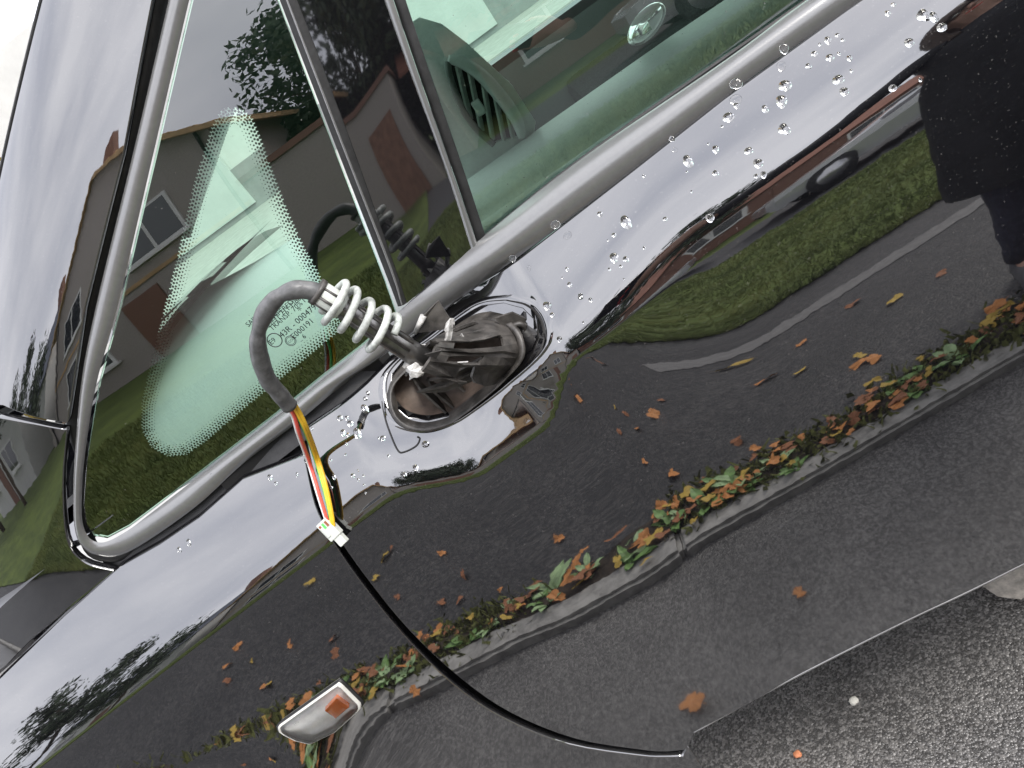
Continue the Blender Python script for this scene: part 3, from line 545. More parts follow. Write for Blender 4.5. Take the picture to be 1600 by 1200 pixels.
# screw boss left in the hole
bc3 = p3(S_low, BOSS, .008)
bm = bmesh.new()
tor = []
for i in range(20):
    a = 2*math.pi*i/20; tor.append(bc3+np.array([.008*math.cos(a), -.002, .008*math.sin(a)]))
tube('screw_boss', tor+tor[:1], .0035, 'mount_plastic', mount, 8, False)
tube('screw_hole', [bc3+np.array([0,-.002,0]), bc3+np.array([0,.006,0])], .007, 'gap_black', mount, 12)
plate('boss_tab', [bc3+np.array(q) for q in ((-.014,.0,.028),(.006,.0,.022),(.018,.001,.0),(.02,.002,-.014),(.0,.001,-.018),(-.012,.0,-.006))], .004, 'mount_plastic')
plate('boss_tab', [bc3+np.array(q) for q in ((-.016,-.002,-.012),(-.002,-.003,-.016),(-.006,-.002,-.032),(-.02,0,-.03))], .003, 'mount_plastic')
# sleeve, wires and connector
sl = catmull([np.array(q) for q in SLEEVE], 8); rs = [.0088*(1-.22*math.exp(-((i-22)/2.0)**2)-.25*math.exp(-((i-36)/2.2)**2)+.03*math.sin(i*.9)) for i in range(len(sl))]
cable = tube('cable_sleeve', sl, rs, 'cable_sleeve', mount, 14)
wp = [np.array(q) for q in WIRES]
for nm, off, mk, dl in (('wire', (.0052,-.001), 'wire_yellow', 0), ('wire', (.0024,-.0015), 'wire_yellow', .0004), ('wire', (.0004,.001), 'wire_green', -.001), ('wire', (-.0022,-.001), 'wire_red', 0), ('wire', (-.005,.0), 'wire_white', .001)):
    pp = []
    for i, p in enumerate(wp):
        s = i/(len(wp)-1); k_ = 1 if s < .55 else max(.55, 1-(s-.55)*1.0); sw = math.sin(s*math.pi)
        o_ = off[0]*k_ + (-.006*sw if mk in ('wire_red','wire_white') else .002*sw)*.6*(s > .2)
        pp.append(p+np.array([o_, off[1]-.002*sw, .0]))
    tube(nm, catmull(pp, 7), .0021 if mk != 'wire_white' else .0017, mk, cable, 8)
ca_, cb_ = np.array(CONN[0]), np.array(CONN[1]); cx_ = (cb_-ca_)/np.linalg.norm(cb_-ca_); cy_ = normal_of(S_low, np.array(cb_[0]), np.array(cb_[2])); cz_ = np.cross(cx_, cy_); cy_ = np.cross(cz_, cx_)
R_ = np.stack([cx_, cy_, cz_], 1); cm = (ca_+cb_)/2
con = box('wire_connector', cm-cx_*.004, (.026,.011,.0175), 'connector_white', mount, R_, .0012)
box('connector_plug', cm+cx_*.0145-cz_*.001, (.013,.0085,.0115), 'connector_white', con, R_, .001)
box('connector_latch', cm-cx_*.004+cy_*.0062+cz_*.004, (.014,.002,.004), 'connector_white', con, R_, .0005)
for k_ in (-1,0,1): box('connector_slot', cm-cx_*.0105+cy_*.0054+cz_*.005*k_, (.007,.001,.003), 'wire_brown' if k_ else 'wire_green', con, R_)
# cracked paint trailing from the hole
tube('paint_crack', catmull([p3(S_low, q, -.0002) for q in CRACK], 5), .0011, 'seal_rubber', door, 6)

# ================= cabin, bonnet, roof =================
# dashboard: a moulded top that meets the windscreen, its end at the door
dashv, dashf = [], []
ysec = np.linspace(.20, 1.44, 15); prof_d = [(-.98,1.06),(-.78,1.035),(-.50,1.015),(-.34,1.0),(-.26,.985),(-.20,.95),(-.19,.86),(-.24,.70),(-.30,.58)]
kd = len(prof_d)
for i, y in enumerate(ysec):
    u_ = (y-.82)/.62; ed = abs(u_)**6
    for j, (x, z) in enumerate(prof_d):
        dashv.append((x-.05*ed+(.02*math.cos(u_*3) if j > 2 else 0), y, z-.03*ed+.012*math.exp(-((y-.45)/.16)**2)*(2 <= j <= 5)))
    if i:
        for j in range(kd-1): q = (i-1)*kd+j; dashf.append((q, q+kd, q+kd+1, q+1))
mesh('dashboard', dashv, dashf, 'interior_grey', car, True)
# dash end with the air vent
vent = empty('air_vent', (0,0,0), parent=car); keep(vent)
VY = .30
def vy(px_, y=VY): return np.array([px_[0], y, px_[1]])
bez = catmull([vy(q) for q in VENT_BEZEL], 8)
tube('vent_bezel', bez, [.0045+.004*math.sin(math.pi*i/(len(bez)-1))**.6 for i in range(len(bez))], 'interior_grey', vent, 12)
bz2 = catmull([vy(q) for q in VENT_LEFT], 8)
tube('vent_frame', bz2, .004, 'interior_dark', vent, 10)
rec = [vy(q, VY+.02) for q in VENT_BEZEL] + [vy(q, VY+.02) for q in VENT_LEFT[::-1]]
panel('vent_recess', VENT_BEZEL + VENT_LEFT[::-1], lambda x, z: VY+.022+0*x, 'gap_black', vent, depth=0, rx=.02, rz=.02)
for a, b in VENT_SLATS:
    a3, b3 = vy(a, VY+.004), vy(b, VY+.004); d_ = (b3-a3)/np.linalg.norm(b3-a3); n_ = np.cross(d_, [0,1,0])
    v_ = [a3-n_*.0012, a3+n_*.0012, b3+n_*.0012, b3-n_*.0012]; w_ = [p+np.array([0,.014,0])+n_*.005 for p in v_]
    mesh('vent_slat', v_+w_, [(0,1,2,3),(7,6,5,4),(0,4,5,1),(1,5,6,2),(2,6,7,3),(3,7,4,0)], 'interior_grey', vent)
box('vent_tab', vy(VENT_TAB, VY), (.012,.01,.02), 'interior_grey', vent, None, .002)
# surround panel of the dash end with the vent opening
ho = VENT_BEZEL + VENT_LEFT[::-1]
def S_dash(x, z): return VY+.008+.35*np.maximum(0, -.10-x)+.2*np.maximum(0, z-1.22)+0*x
panel('dash_end', DASH_END, S_dash, 'interior_grey', car, holes=[ho], depth=.01, rx=.03, rz=.03)
tube('hood_edge', catmull([np.array(q) for q in ((-.07,.36,1.30),(-.055,.37,1.24),(-.02,.38,1.20),(.0,.39,1.15))], 6), .006, 'interior_grey', car, 10)
# door card: sloped ledge below the glass, grab recess, inner handle
dcv, dcf = [], []
pc = [(.122,1.062),(.128,1.074),(.15,1.077),(.17,1.068),(.178,1.080),(.20,1.091),(.30,1.096),(.312,1.09),(.318,1.06),(.325,.8),(.31,.45)]
xs = np.linspace(-.20,1.0,25); kc = len(pc)
for i, x in enumerate(xs):
    for y, z in pc: dcv.append((x, y+.02*max(0,-x), z+.012*min(0,x)-.02*max(0,x-.2)))
    if i:
        for j in range(kc-1): q = (i-1)*kc+j; dcf.append((q, q+kc, q+kc+1, q+1))
card = mesh('door_card', dcv, dcf, 'interior_grey', car, True)
hc = np.array(KNOB)
hv, hf = [], []
for j in range(9):
    ph = j/8*math.pi/2
    for i in range(24):
        a = 2*math.pi*i/24; hv.append(hc+np.array([.030*math.cos(a)*math.cos(ph), -.018*math.sin(ph), .017*math.sin(a)*math.cos(ph)+.006*math.cos(a)]))
    if j:
        for i in range(24): q = (j-1)*24; hf.append((q+i, q+(i+1) % 24, q+24+(i+1) % 24, q+24+i))
hnd = mesh('inner_handle', hv, hf, 'chrome', car, True)
# seat, floor, far side, roof, windscreen, bonnet
def rbox(name, c, s, m, bev, rot=None): return box(name, c, s, m, car, rot, bev)
Ry = lambda a: np.array(Matrix.Rotation(a, 3, 'Y'))
rbox('seat_cushion', (.45,.55,.62), (.52,.5,.18), 'seat_fabric', .05)
rbox('seat_back', (.78,.55,.98), (.16,.5,.66), 'seat_fabric', .05, Ry(math.radians(14)))
rbox('head_restraint', (.90,.55,1.39), (.09,.26,.17), 'seat_fabric', .03, Ry(math.radians(10)))
rbox('cabin_floor', (.2,.82,.36), (2.0,1.40,.05), 'interior_dark', .005)
rbox('far_door', (.25,1.56,.68), (1.5,.10,.76), 'black_paint', .03)
rbox('far_pillar', (.95,1.48,1.34), (.16,.05,.56), 'gloss_black', .01)
def grid(name, fn, nu, nv, m):
    v = [fn(i/nu, j/nv) for i in range(nu+1) for j in range(nv+1)]
    return mesh(name, v, [(i*(nv+1)+j, (i+1)*(nv+1)+j, (i+1)*(nv+1)+j+1, i*(nv+1)+j+1) for i in range(nu) for j in range(nv)], m, car, True)
def roof_f(u, v):
    x = -.09+1.64*u-.06*math.sin(math.pi*v)*(1-u); y = .205+1.21*v; return (x, y, 1.655-.03*(2*v-1)**8+.02*math.sin(math.pi*v)+.02*math.sin(math.pi*min(1,u*1.1))-.05*u*u)
grid('roof', roof_f, 16, 12, 'black_paint'); 
def lin_f(u, v): x, y, z = roof_f(u, v); return (x, y, z-.02)
grid('headlining', lin_f, 16, 12, 'interior_grey')
def ws_edge(u):
    q_ = (-.90+.80*u, 1.206+.47*u); return p3(S_pillar, q_, .004)
def ws_f(u, v):
    a = ws_edge(u); b = a.copy(); b[1] = 1.62-a[1]; p = a+(b-a)*v; k_ = math.sin(math.pi*v)**.8; p[0] -= k_*(.20-.06*u); p[2] -= k_*.11*(1-u); p[2] += k_*.02*u
    return tuple(p)
grid('windscreen', ws_f, 14, 18, 'windscreen_glass')
def bon_f(u, v):
    s = v*2-1; x = -2.05+1.20*u-.12*s*s*0+ (.14*s*s)*u; return (x, .80+(.62+.06*u)*s, .72+.35*math.sin(u*1.45)/math.sin(1.45)+.03*(1-s*s)-.03*s**8)
tube('far_windscreen_pillar', [tuple(np.array([q_[0], 1.60-q_[1], q_[2]-.02])) for q_ in (ws_edge(u_) for u_ in np.linspace(0,1,12))], .024, 'pillar_lining', car, 10)
grid('bonnet', bon_f, 24, 20, 'black_paint')
grid('scuttle', lambda u, v: (-.98+.12*u+.15*(2*v-1)**2, .18+1.26*v, 1.062+.012*u), 3, 14, 'seal_rubber')
tube('wiper', catmull([(-.92,.34,1.10),(-1.02,.6,1.095),(-1.05,.9,1.10),(-.98,1.25,1.10)], 8), .006, 'seal_rubber', car, 8)
def wheel(x, y, r_):
    w = empty('wheel', (x,y,r_), parent=car); w.matrix_parent_inverse = CARP
    def ringm(name, prof_, m, n=48):
        v, f = [], []
        for i in range(n):
            a = 2*math.pi*i/n
            for rr, yy in prof_: v.append((rr*math.cos(a), yy, rr*math.sin(a)))
            for j in range(len(prof_)-1): q, s = i*len(prof_), ((i+1) % n)*len(prof_); f.append((q+j, q+j+1, s+j+1, s+j))
        return mesh(name, v, f, m, w, True)
    ringm('tyre', [(.19,.02),(.20,-.01),(.27,-.015),(.30,0),(r_,.02),(r_,.16),(.29,.19),(.2,.18)], 'tyre')
    ringm('rim', [(.19,.01),(.185,.03),(.17,.06),(.165,.15)], 'rim_alloy')
    for i in range(5):
        a = 2*math.pi*i/5; c, s = math.cos(a), math.sin(a); nn = np.array([-s,0,c]); d_ = np.array([c,0,s])
        v = [d_*.03-nn*.03+np.array([0,.03,0]), d_*.03+nn*.03+np.array([0,.03,0]), d_*.18+nn*.022+np.array([0,.02,0]), d_*.18-nn*.022+np.array([0,.02,0])]; v += [p+np.array([0,.03,0]) for p in v]
        mesh('spoke', v, [(0,1,2,3),(7,6,5,4),(0,4,5,1),(1,5,6,2),(2,6,7,3),(3,7,4,0)], 'rim_alloy', w)
    tube('hub_cap', [(0,.015,0),(0,.06,0)], .045, 'rim_alloy', w, 16)
wheel(-1.32, .06, .31); wheel(1.45, .06, .31)
rbox('wheel_well', (-1.32,.30,.45), (.70,.02,.5), 'gap_black', 0)
# ================= glass marking =================
def text(name, s, pos, size, parent, off=-.001, ang=0):
    c = bpy.data.curves.new('lettering', 'FONT'); c.body = s; c.size = size; c.align_x = 'LEFT'; c.fill_mode = 'BOTH'; c.resolution_u = 2
    tmp = bpy.data.objects.new('lettering', c); COL.objects.link(tmp); bpy.context.view_layer.update(); me = bpy.data.meshes.new_from_object(tmp.evaluated_get(bpy.context.evaluated_depsgraph_get())); bpy.data.objects.remove(tmp)
    me.materials.clear(); me.materials.append(M['frit']); o = bpy.data.objects.new(name, me); COL.objects.link(o)
    n_ = normal_of(S_up, np.array(pos[0]), np.array(pos[1])); xx = np.array([math.cos(ang), 0, math.sin(ang)]); xx -= n_*(xx@n_); xx /= np.linalg.norm(xx); zz_ = np.cross(n_, xx)
    p = p3(S_up, pos, off)
    me.transform(Matrix(((xx[0],zz_[0],n_[0],p[0]),(xx[1],zz_[1],n_[1],p[1]),(xx[2],zz_[2],n_[2],p[2]),(0,0,0,1))))
    o.parent = parent; return o
# parent matrix: the pane sits under the car's Empty at its own world place
TA = math.radians(6)
for s, pos, size in MARKS: text('glass_marking', s, pos, size, q_glass, .001, TA)
def circ(c, r_, w_):
    P_ = [p3(S_up, (c[0]+r_*math.cos(a), c[1]+r_*math.sin(a)), .001) for a in np.linspace(0, 2*math.pi, 29)]
    tube('marking_ring', P_, w_, 'frit', q_glass, 5, False)
circ(RING1, .0085, .0006); circ(RING2, .0062, .0004); circ(RING2, .0048, .0003)
# ================= rain drops =================
def drop_mesh(seed, el):
    q = random.Random(seed); n, rings = 18, 6; v, f = [], []
    wob = [q.uniform(-.12,.12) for _ in range(4)]
    for j in range(rings):
        ph = j/(rings-1)*math.pi/2*.97
        for i in range(n):
            a = 2*math.pi*i/n; r_ = math.cos(ph)**.8*(1+wob[0]*math.cos(2*a+wob[1]*20)+wob[2]*math.cos(3*a))
            v.append((r_*math.cos(a), r_*math.sin(a)*el-(.25*(1-math.cos(ph)) if el > 1.1 else .08*math.sin(ph)), .32*math.sin(ph)))
        if j:
            for i in range(n): s = (j-1)*n; f.append((s+i, s+(i+1) % n, s+n+(i+1) % n, s+n+i))
    f.append(tuple((rings-1)*n+i for i in range(n))); f.append(tuple(range(n))[::-1])
    me = bpy.data.meshes.new('rain_drop'); me.from_pydata(v, [], f); me.shade_smooth(); me.materials.append(M['water']); return me
dm = [drop_mesh(i, e) for i, e in enumerate((1.0,1.25,1.05,1.4,.95,1.15))]
DROPS += [(x, z, r_, 's') for x, z, r_ in WET]
LABD = {'r': ('clear rain drop beaded on the black door shoulder behind the broken mirror mount', 'rain drops behind the mirror mount'),
        'm': ('clear rain drop on the black door between the loose wires and the mirror mount', 'rain drops between wires and mirror mount'),
        'f': ('small rain drop on the black fender below the quarter window corner', 'rain drops on the fender'),
        's': ('flattened rain drop on the lower edge of the grey window moulding', 'rain drops on the moulding')}
for i, (x, z, r_, k) in enumerate(DROPS):
    if k == 'm' and x > -.12: k = 'r'
    if k == 'm' and x < -.43: k = 'f'
    o = link('rain_drop', dm[i % 6], None); p = p3(S_low, (x, z), -.0001); n_ = normal_of(S_low, np.array(x), np.array(z))
    if k == 's': o.scale = (1,1,1); p = np.array([x, .057, z]); n_ = np.array([0,-.85,.53])
    zz_ = np.array([0,0,1.])-n_*n_[2]; zz_ /= np.linalg.norm(zz_); xx = np.cross(zz_, n_)
    o.matrix_world = Matrix.Translation(p) @ Matrix(((xx[0],zz_[0],n_[0],0),(xx[1],zz_[1],n_[1],0),(xx[2],zz_[2],n_[2],0),(0,0,0,1))) @ Matrix.Diagonal((r_, r_, r_*(.45 if k == 's' else 1), 1))
    sz = 'tiny' if r_ < .002 else ('small' if r_ < .0034 else ('medium' if r_ < .0046 else 'large')); hb = zbelt(x)-z
    row = 'just under the grey moulding' if hb < .022 else ('midway down the shoulder' if hb < .055 else 'low on the shoulder')
    if k == 'f': lab = '%s clear rain drop on the black fender %s' % (sz, 'ahead of the loose wires' if x > -.55 else 'below the quarter window corner')
    elif k == 's': lab = 'flattened dark rain drop clinging to the lower edge of the grey moulding'
    elif k == 'm': lab = '%s clear rain drop %s between loose wires and mirror mount' % (sz, row)
    else: lab = '%s clear rain drop %s of the door, %s' % (sz, row.replace(' the shoulder',' the black shoulder'), 'beside the mirror mount' if x < .0 else ('below the air vent' if x < .15 else 'far behind the mount'))
    tag(o, lab, 'water drop', (lab.split(' clear ')[0] if k != 's' else 'flat')+' drops: '+lab.split(' drop ')[1])
# ================= the street on the photographer's side =================
mat('asphalt_road', (.135,.132,.13), .42, var=.5, scale=160, bump=.9, bscale=190, detail=8, bdist=.004, spec=.7)
mat('asphalt_path', (.026,.026,.027), .6, var=.6, scale=90, bump=.6, bscale=140, detail=8, bdist=.004)
mat('trench_patch', (.15,.145,.14), .7, var=.2, scale=40, bump=.3, bscale=120)
mat('patch_tan', (.5,.46,.40), .85, var=.3, scale=60, bump=.5, bscale=90)
mat('kerb_stone', (.30,.29,.27), .8, var=.3, scale=25, bump=.4, bscale=80)
mat('soil', (.035,.026,.018), .9, var=.6, scale=40, bump=.6, bscale=60)
mat('grass_ground', (.06,.09,.016), .9, var2=(.12,.165,.03), scale=1.6, detail=8)
mat('grass_blade', (.06,.085,.014), .8, var2=(.17,.19,.05), scale=1.1)
mat('lane', (.06,.06,.062), .7, var=.3, scale=30)
mat('concrete_apron', (.32,.32,.305), .8, var=.12, scale=6)
mat('leaf_orange', (.58,.24,.07), .6, var=.35, scale=60); mat('leaf_brown', (.30,.12,.05), .6, var=.4, scale=60); mat('leaf_yellow', (.50,.34,.06), .6, var=.3, scale=60)
mat('weed_green', (.16,.28,.08), .5, var=.4, scale=50); mat('weed_pale', (.32,.45,.22), .5, var=.3, scale=50); mat('moss', (.13,.14,.04), .9, var=.6, scale=40)
mat('render_wall', (.36,.325,.30), .9, var=.1, scale=20, bump=.2, bscale=60); mat('tile_tan', (.50,.33,.17), .8, var=.2, scale=3); mat('tile_red', (.28,.12,.08), .8, var=.2, scale=3)
mat('slate', (.05,.06,.085), .6, var=.2, scale=4); mat('brick_brown', (.24,.13,.09), .85, var=.2, scale=5); mat('white_frame', (.75,.75,.73), .5); mat('door_brown', (.20,.10,.07), .6)
mat('bark', (.08,.06,.045), .9, var=.4, scale=12); mat('foliage', (.035,.055,.025), .7, var=.5, scale=3); mat('foliage_gold', (.35,.26,.05), .7, var=.4, scale=3)
mat('pale_wall', (.6,.6,.585), .9, var=.05, scale=3); mat('garage_grey', (.5,.52,.51), .7, var=.05, scale=3); mat('grey_roof', (.25,.26,.26), .8, var=.1, scale=5)
def asphalt(name, dark, light, scale, rough, bump):
    m = mat(name, dark, rough, spec=.6); t, ns, ln = nodes_of(m); b = ns['Principled BSDF']; co = [n for n in ns if n.type == 'TEX_COORD'][0]
    vo = ns.new('ShaderNodeTexVoronoi'); vo.inputs['Scale'].default_value = scale; vo.inputs['Randomness'].default_value = 1; ln(co.outputs['Object'], vo.inputs['Vector'])
    sp = ns.new('ShaderNodeSeparateColor'); ln(vo.outputs['Color'], sp.inputs[0])
    r = ns.new('ShaderNodeValToRGB'); ln(sp.outputs[0], r.inputs[0]); e = r.color_ramp.elements; e[0].color = (*dark,1); e[1].color = (*light,1); e[0].position = .35; e[1].position = 1.0
    no = ns.new('ShaderNodeTexNoise'); no.inputs['Scale'].default_value = 2.2; no.inputs['Detail'].default_value = 7; ln(co.outputs['Object'], no.inputs['Vector'])
    mr = ns.new('ShaderNodeMapRange'); mr.inputs['From Min'].default_value = .3; mr.inputs['From Max'].default_value = .7; mr.inputs['To Min'].default_value = .65; mr.inputs['To Max'].default_value = 1.3; ln(no.outputs['Fac'], mr.inputs['Value'])
    mu = ns.new('ShaderNodeVectorMath'); mu.operation = 'SCALE'; ln(r.outputs[0], mu.inputs[0]); ln(mr.outputs[0], mu.inputs['Scale']); ln(mu.outputs[0], b.inputs['Base Color'])
    iv = ns.new('ShaderNodeMath'); iv.operation = 'SUBTRACT'; iv.inputs[0].default_value = 1; ln(vo.outputs['Distance'], iv.inputs[1])
    bp = ns.new('ShaderNodeBump'); bp.inputs['Strength'].default_value = bump; bp.inputs['Distance'].default_value = .003; ln(iv.outputs[0], bp.inputs['Height']); ln(bp.outputs[0], b.inputs['Normal'])
asphalt('asphalt_road', (.07,.067,.064), (.25,.24,.228), 250, .28, .8)
asphalt('asphalt_path', (.011,.011,.0115), (.065,.061,.057), 120, .5, .7)
PAVZ, KY = .03, -.735
def sheet(name, x0, x1, y0, y1, z, m, kind='structure'):
    o = mesh(name, [(x0,y0,z),(x1,y0,z),(x1,y1,z),(x0,y1,z)], [(0,1,2,3)], m); o['kind'] = kind; return o
sheet('ground', -600, 600, -600, 600, -.06, 'grass_ground')
sheet('road', -60, 60, KY-.02, 2.6, 0, 'asphalt_road')
sheet('driveway', -40, 40, 2.6, 14, .004, 'concrete_apron')
sheet('pavement', -60, 60, -2.85, KY-.115, PAVZ, 'asphalt_path')
sheet('repair_strip', .12, 60, -2.34, -2.18, PAVZ+.004, 'trench_patch')
lawn = sheet('lawn', -40, 40, -7.6, -2.85, PAVZ+.012, 'grass_ground')
sheet('lane', -60, 60, -11.5, -7.6, PAVZ, 'lane')
lawn2 = sheet('far_lawn', -40, -1.5, -12.2, -7.6, PAVZ+.014, 'grass_ground')
# loose chippings proud of the road beside the sill
cv, cf = [], []; q = random.Random(11)
for i in range(5200):
    x, y = q.uniform(-.8,.9), q.uniform(-.35,.55); s = q.uniform(.0015,.0045); a = q.uniform(0,6.3); b0 = len(cv)
    for k_ in range(5): w = a+k_*1.2566; rr = s*q.uniform(.7,1.3); cv.append((x+rr*math.cos(w), y+rr*math.sin(w), -.0005))
    cv.append((x+s*q.uniform(-.3,.3), y+s*q.uniform(-.3,.3), s*q.uniform(.3,.7)))
    cf += [(b0+k_, b0+(k_+1) % 5, b0+5) for k_ in range(5)]
o = mesh('road_chippings', cv, cf, 'asphalt_road'); tag(o, 'coarse dark stone chippings of the wet road surface beside the sill', 'gravel', kind='stuff')
# kerb of separate stones
kerb = empty('kerb', (0,KY-.06,0)); kerb['kind'] = 'structure'
kv, kf = box_vf((0,0,0), (.905,.10,.12)); kme = bpy.data.meshes.new('kerb_stone'); kme.from_pydata([tuple(p) for p in kv], [], kf); kme.materials.append(M['kerb_stone'])
bm = bmesh.new(); bm.from_mesh(kme); bmesh.ops.bevel(bm, geom=bm.edges[:], offset=.012, segments=2, affect='EDGES'); bm.to_mesh(kme); bm.free()
for i in range(-9, 10):
    o = bpy.data.objects.new('kerb_stone', kme); COL.objects.link(o); o.parent = kerb; o.location = (i*.908+.2, rnd.uniform(-.004,.004), PAVZ-.052+rnd.uniform(-.004,.004))
# soil and moss strip where weeds root
sv_, sf_ = [], []; nx = 260
for i in range(nx+1):
    x = -4+8*i/nx; w0 = .02*math.sin(x*9)+.02*math.sin(x*23+1); 
    sv_ += [(x, KY-.105, PAVZ+.004), (x, KY-.15+w0*.3, PAVZ+.02+.006*math.sin(x*31)), (x, KY-.22+w0, PAVZ+.003)]
    if i: b0 = 3*(i-1); sf_ += [(b0,b0+3,b0+4,b0+1),(b0+1,b0+4,b0+5,b0+2)]
o = mesh('soil_strip', sv_, sf_, 'soil', None, True); o['kind'] = 'structure'
tv, tf = [], []; q = random.Random(5)
for i in range(10000):
    x = q.uniform(-2.6,2.6); 
    if math.sin(x*3.1)+math.sin(x*7.7+2) < q.uniform(-1.5,.8): continue
    y = KY-.17+q.gauss(0,.05); h = q.uniform(.008,.03); a = q.uniform(0,6.3); s = q.uniform(.003,.009); b0 = len(tv); lx, ly = q.gauss(0,.012), q.gauss(0,.012); z0 = PAVZ+.006
    tv += [(x-s*math.cos(a), y-s*math.sin(a), z0), (x+s*math.cos(a), y+s*math.sin(a), z0), (x+lx+s*.6*math.cos(a), y+ly+s*.6*math.sin(a), z0+h), (x+lx-s*.6*math.cos(a), y+ly-s*.6*math.sin(a), z0+h)]
    tf.append((b0,b0+1,b0+2,b0+3))
o = mesh('moss', tv, tf, 'moss'); tag(o, 'low moss and grass growing in the joint behind the kerb', 'moss', kind='stuff')
# fallen leaves
def leaf_mesh(seed, m, lobes):
    q = random.Random(seed); n = 18; v = [(0,0,.12)]; 
    for i in range(n):
        t = i/n; a = 2*math.pi*t; w = abs(math.sin(a)); r_ = .5*(abs(math.cos(a))*1.0+.55*w)*(1+.28*math.cos(a*lobes)*(w**.5)) ; v.append((r_*math.cos(a), r_*math.sin(a)*.75, .10*math.sin(a*2+seed)+.16*w+q.uniform(-.03,.03)))
    v += [(-.5,-.02,.05),(-.8,.0,.10),(-.5,.02,.05)]; me = bpy.data.meshes.new('fallen_leaf'); me.from_pydata(v, [], [(0,1+i,1+(i+1) % n) for i in range(n)]+[(n+1,n+2,n+3)]); me.materials.append(M[m]); return me
LM = {m: [leaf_mesh(i+7*j, m, 5+i) for i in range(3)] for j, m in enumerate(('leaf_orange','leaf_brown','leaf_yellow'))}
q = random.Random(21)
def put_leaf(x, y, z, s, m, lab, grp):
    o = link('fallen_leaf', LM[m][q.randrange(3)], None); o.location = (x, y, z); o.rotation_euler = (q.gauss(0,.25), q.gauss(0,.25), q.uniform(0,6.3)); o.scale = (s,s,s); tag(o, lab, 'leaf', grp)
SZ = lambda s: 'small' if s < .034 else ('medium' if s < .045 else 'large')
CN = {'leaf_orange':'orange', 'leaf_brown':'brown', 'leaf_yellow':'yellow'}
for i in range(260):
    x = q.uniform(-1.9,1.7); y = KY-.17+q.gauss(0,.05); m = q.choice(['leaf_orange','leaf_brown','leaf_brown','leaf_orange','leaf_yellow']); s_ = q.uniform(.022,.055)
    put_leaf(x, y, PAVZ+.018+q.uniform(0,.012), s_, m, '%s fallen %s leaf lying among the weeds behind the kerb' % (SZ(s_), CN[m]), '%s %s leaves in the weed strip' % (SZ(s_), CN[m]))
for i in range(60):
    x = q.uniform(-2.2,2.4); y = KY-.3-abs(q.gauss(0,.6)); m = q.choice(['leaf_orange','leaf_brown','leaf_yellow'])
    if y < -2.6: continue
    put_leaf(x, y, PAVZ+.006, q.uniform(.03,.06), m, 'fallen %s leaf alone on the dark asphalt pavement' % CN[m], '%s leaves on the pavement' % CN[m])
for x, y, s_ in ((-.33,-.30,.075),(-.05,-.42,.03),(.5,-.35,.04)): put_leaf(x, y, .006, s_, 'leaf_orange', '%s orange leaf lying on the road between car and kerb' % ('long' if s_ > .05 else 'small'), 'leaves on the road')
# weeds
def weed_mesh(seed, m):
    q = random.Random(seed); v, f = [], []
    for k_ in range(9):
        a = q.uniform(0,6.3); l = q.uniform(.04,.085); w = q.uniform(.010,.018); up = q.uniform(.3,1.1); c, s = math.cos(a), math.sin(a); b0 = len(v)
        for j in range(6):
            t = j/5; r_ = l*t*math.cos(up*(1-t*.6)); h = l*t*math.sin(up*(1-t*.5)); ww = w*math.sin(math.pi*min(.97,t*.85+.12))*(1+.25*math.sin(j*2.2))
            v += [(r_*c-ww*s, r_*s+ww*c, h), (r_*c, r_*s, h-.004), (r_*c+ww*s, r_*s-ww*c, h)]
            if j: b = b0+3*(j-1); f += [(b,b+1,b+4,b+3),(b+1,b+2,b+5,b+4)]
    me = bpy.data.meshes.new('foliage'); me.from_pydata(v, [], f); me.materials.append(M[m]); return me
WM = [weed_mesh(i, m) for i, m in enumerate(('weed_green','weed_pale','weed_green','weed_pale'))]
for i in range(54):
    x = q.uniform(-1.9,1.6); y = KY-.15+q.gauss(0,.03); o = link('weed', WM[i % 4], None); o.location = (x, y, PAVZ+.006); o.rotation_euler = (0,0,q.uniform(0,6.3)); s = q.uniform(.5,1.05); o.scale = (s,s,s)
    tag(o, ('dark green' if i % 2 == 0 else 'pale green')+' broad-leaved weed rooted in the joint behind the kerb', 'weed', ('dark' if i % 2 == 0 else 'pale')+' weeds behind the kerb')
# grass blades
gv, gf = [], []; q = random.Random(9)
for i in range(110000):
    y = -2.82-4.7*q.random()**1.6; x = q.uniform(-7,7); h = q.uniform(.02,.055); a = q.uniform(0,6.3); s = .002+.0007*abs(y); b0 = len(gv); z0 = PAVZ+.012
    gv += [(x-s*math.cos(a), y-s*math.sin(a), z0), (x+s*math.cos(a), y+s*math.sin(a), z0), (x+q.gauss(0,.02), y+q.gauss(0,.02), z0+h)]; gf.append((b0,b0+1,b0+2))
o = mesh('lawn_grass', gv, gf, 'grass_blade'); tag(o, 'short rough green grass of the verge beyond the pavement', 'grass', kind='stuff')
# small litter on the road beside the sill
def pebble(name, x, y, r_, m, lab, cat, seed):
    qq = random.Random(seed); bm = bmesh.new(); bmesh.ops.create_icosphere(bm, subdivisions=2, radius=r_)
    for v_ in bm.verts: v_.co *= qq.uniform(.75,1.2); v_.co.z *= .6
    me = bpy.data.meshes.new(name); bm.to_mesh(me); bm.free(); me.shade_smooth(); o = link(name, me, m); o.location = (x, y, r_*.45); tag(o, lab, cat)
mat('stone_white', (.7,.68,.6), .7); mat('stone_orange', (.65,.25,.12), .7)
pebble('pebble', -.066, .189, .0085, 'stone_white', 'small white pebble on the wet road below the door', 'pebble', 1)
pebble('brick_crumb', -.193, .147, .0075, 'stone_orange', 'small orange brick crumb on the wet road', 'crumb', 2)
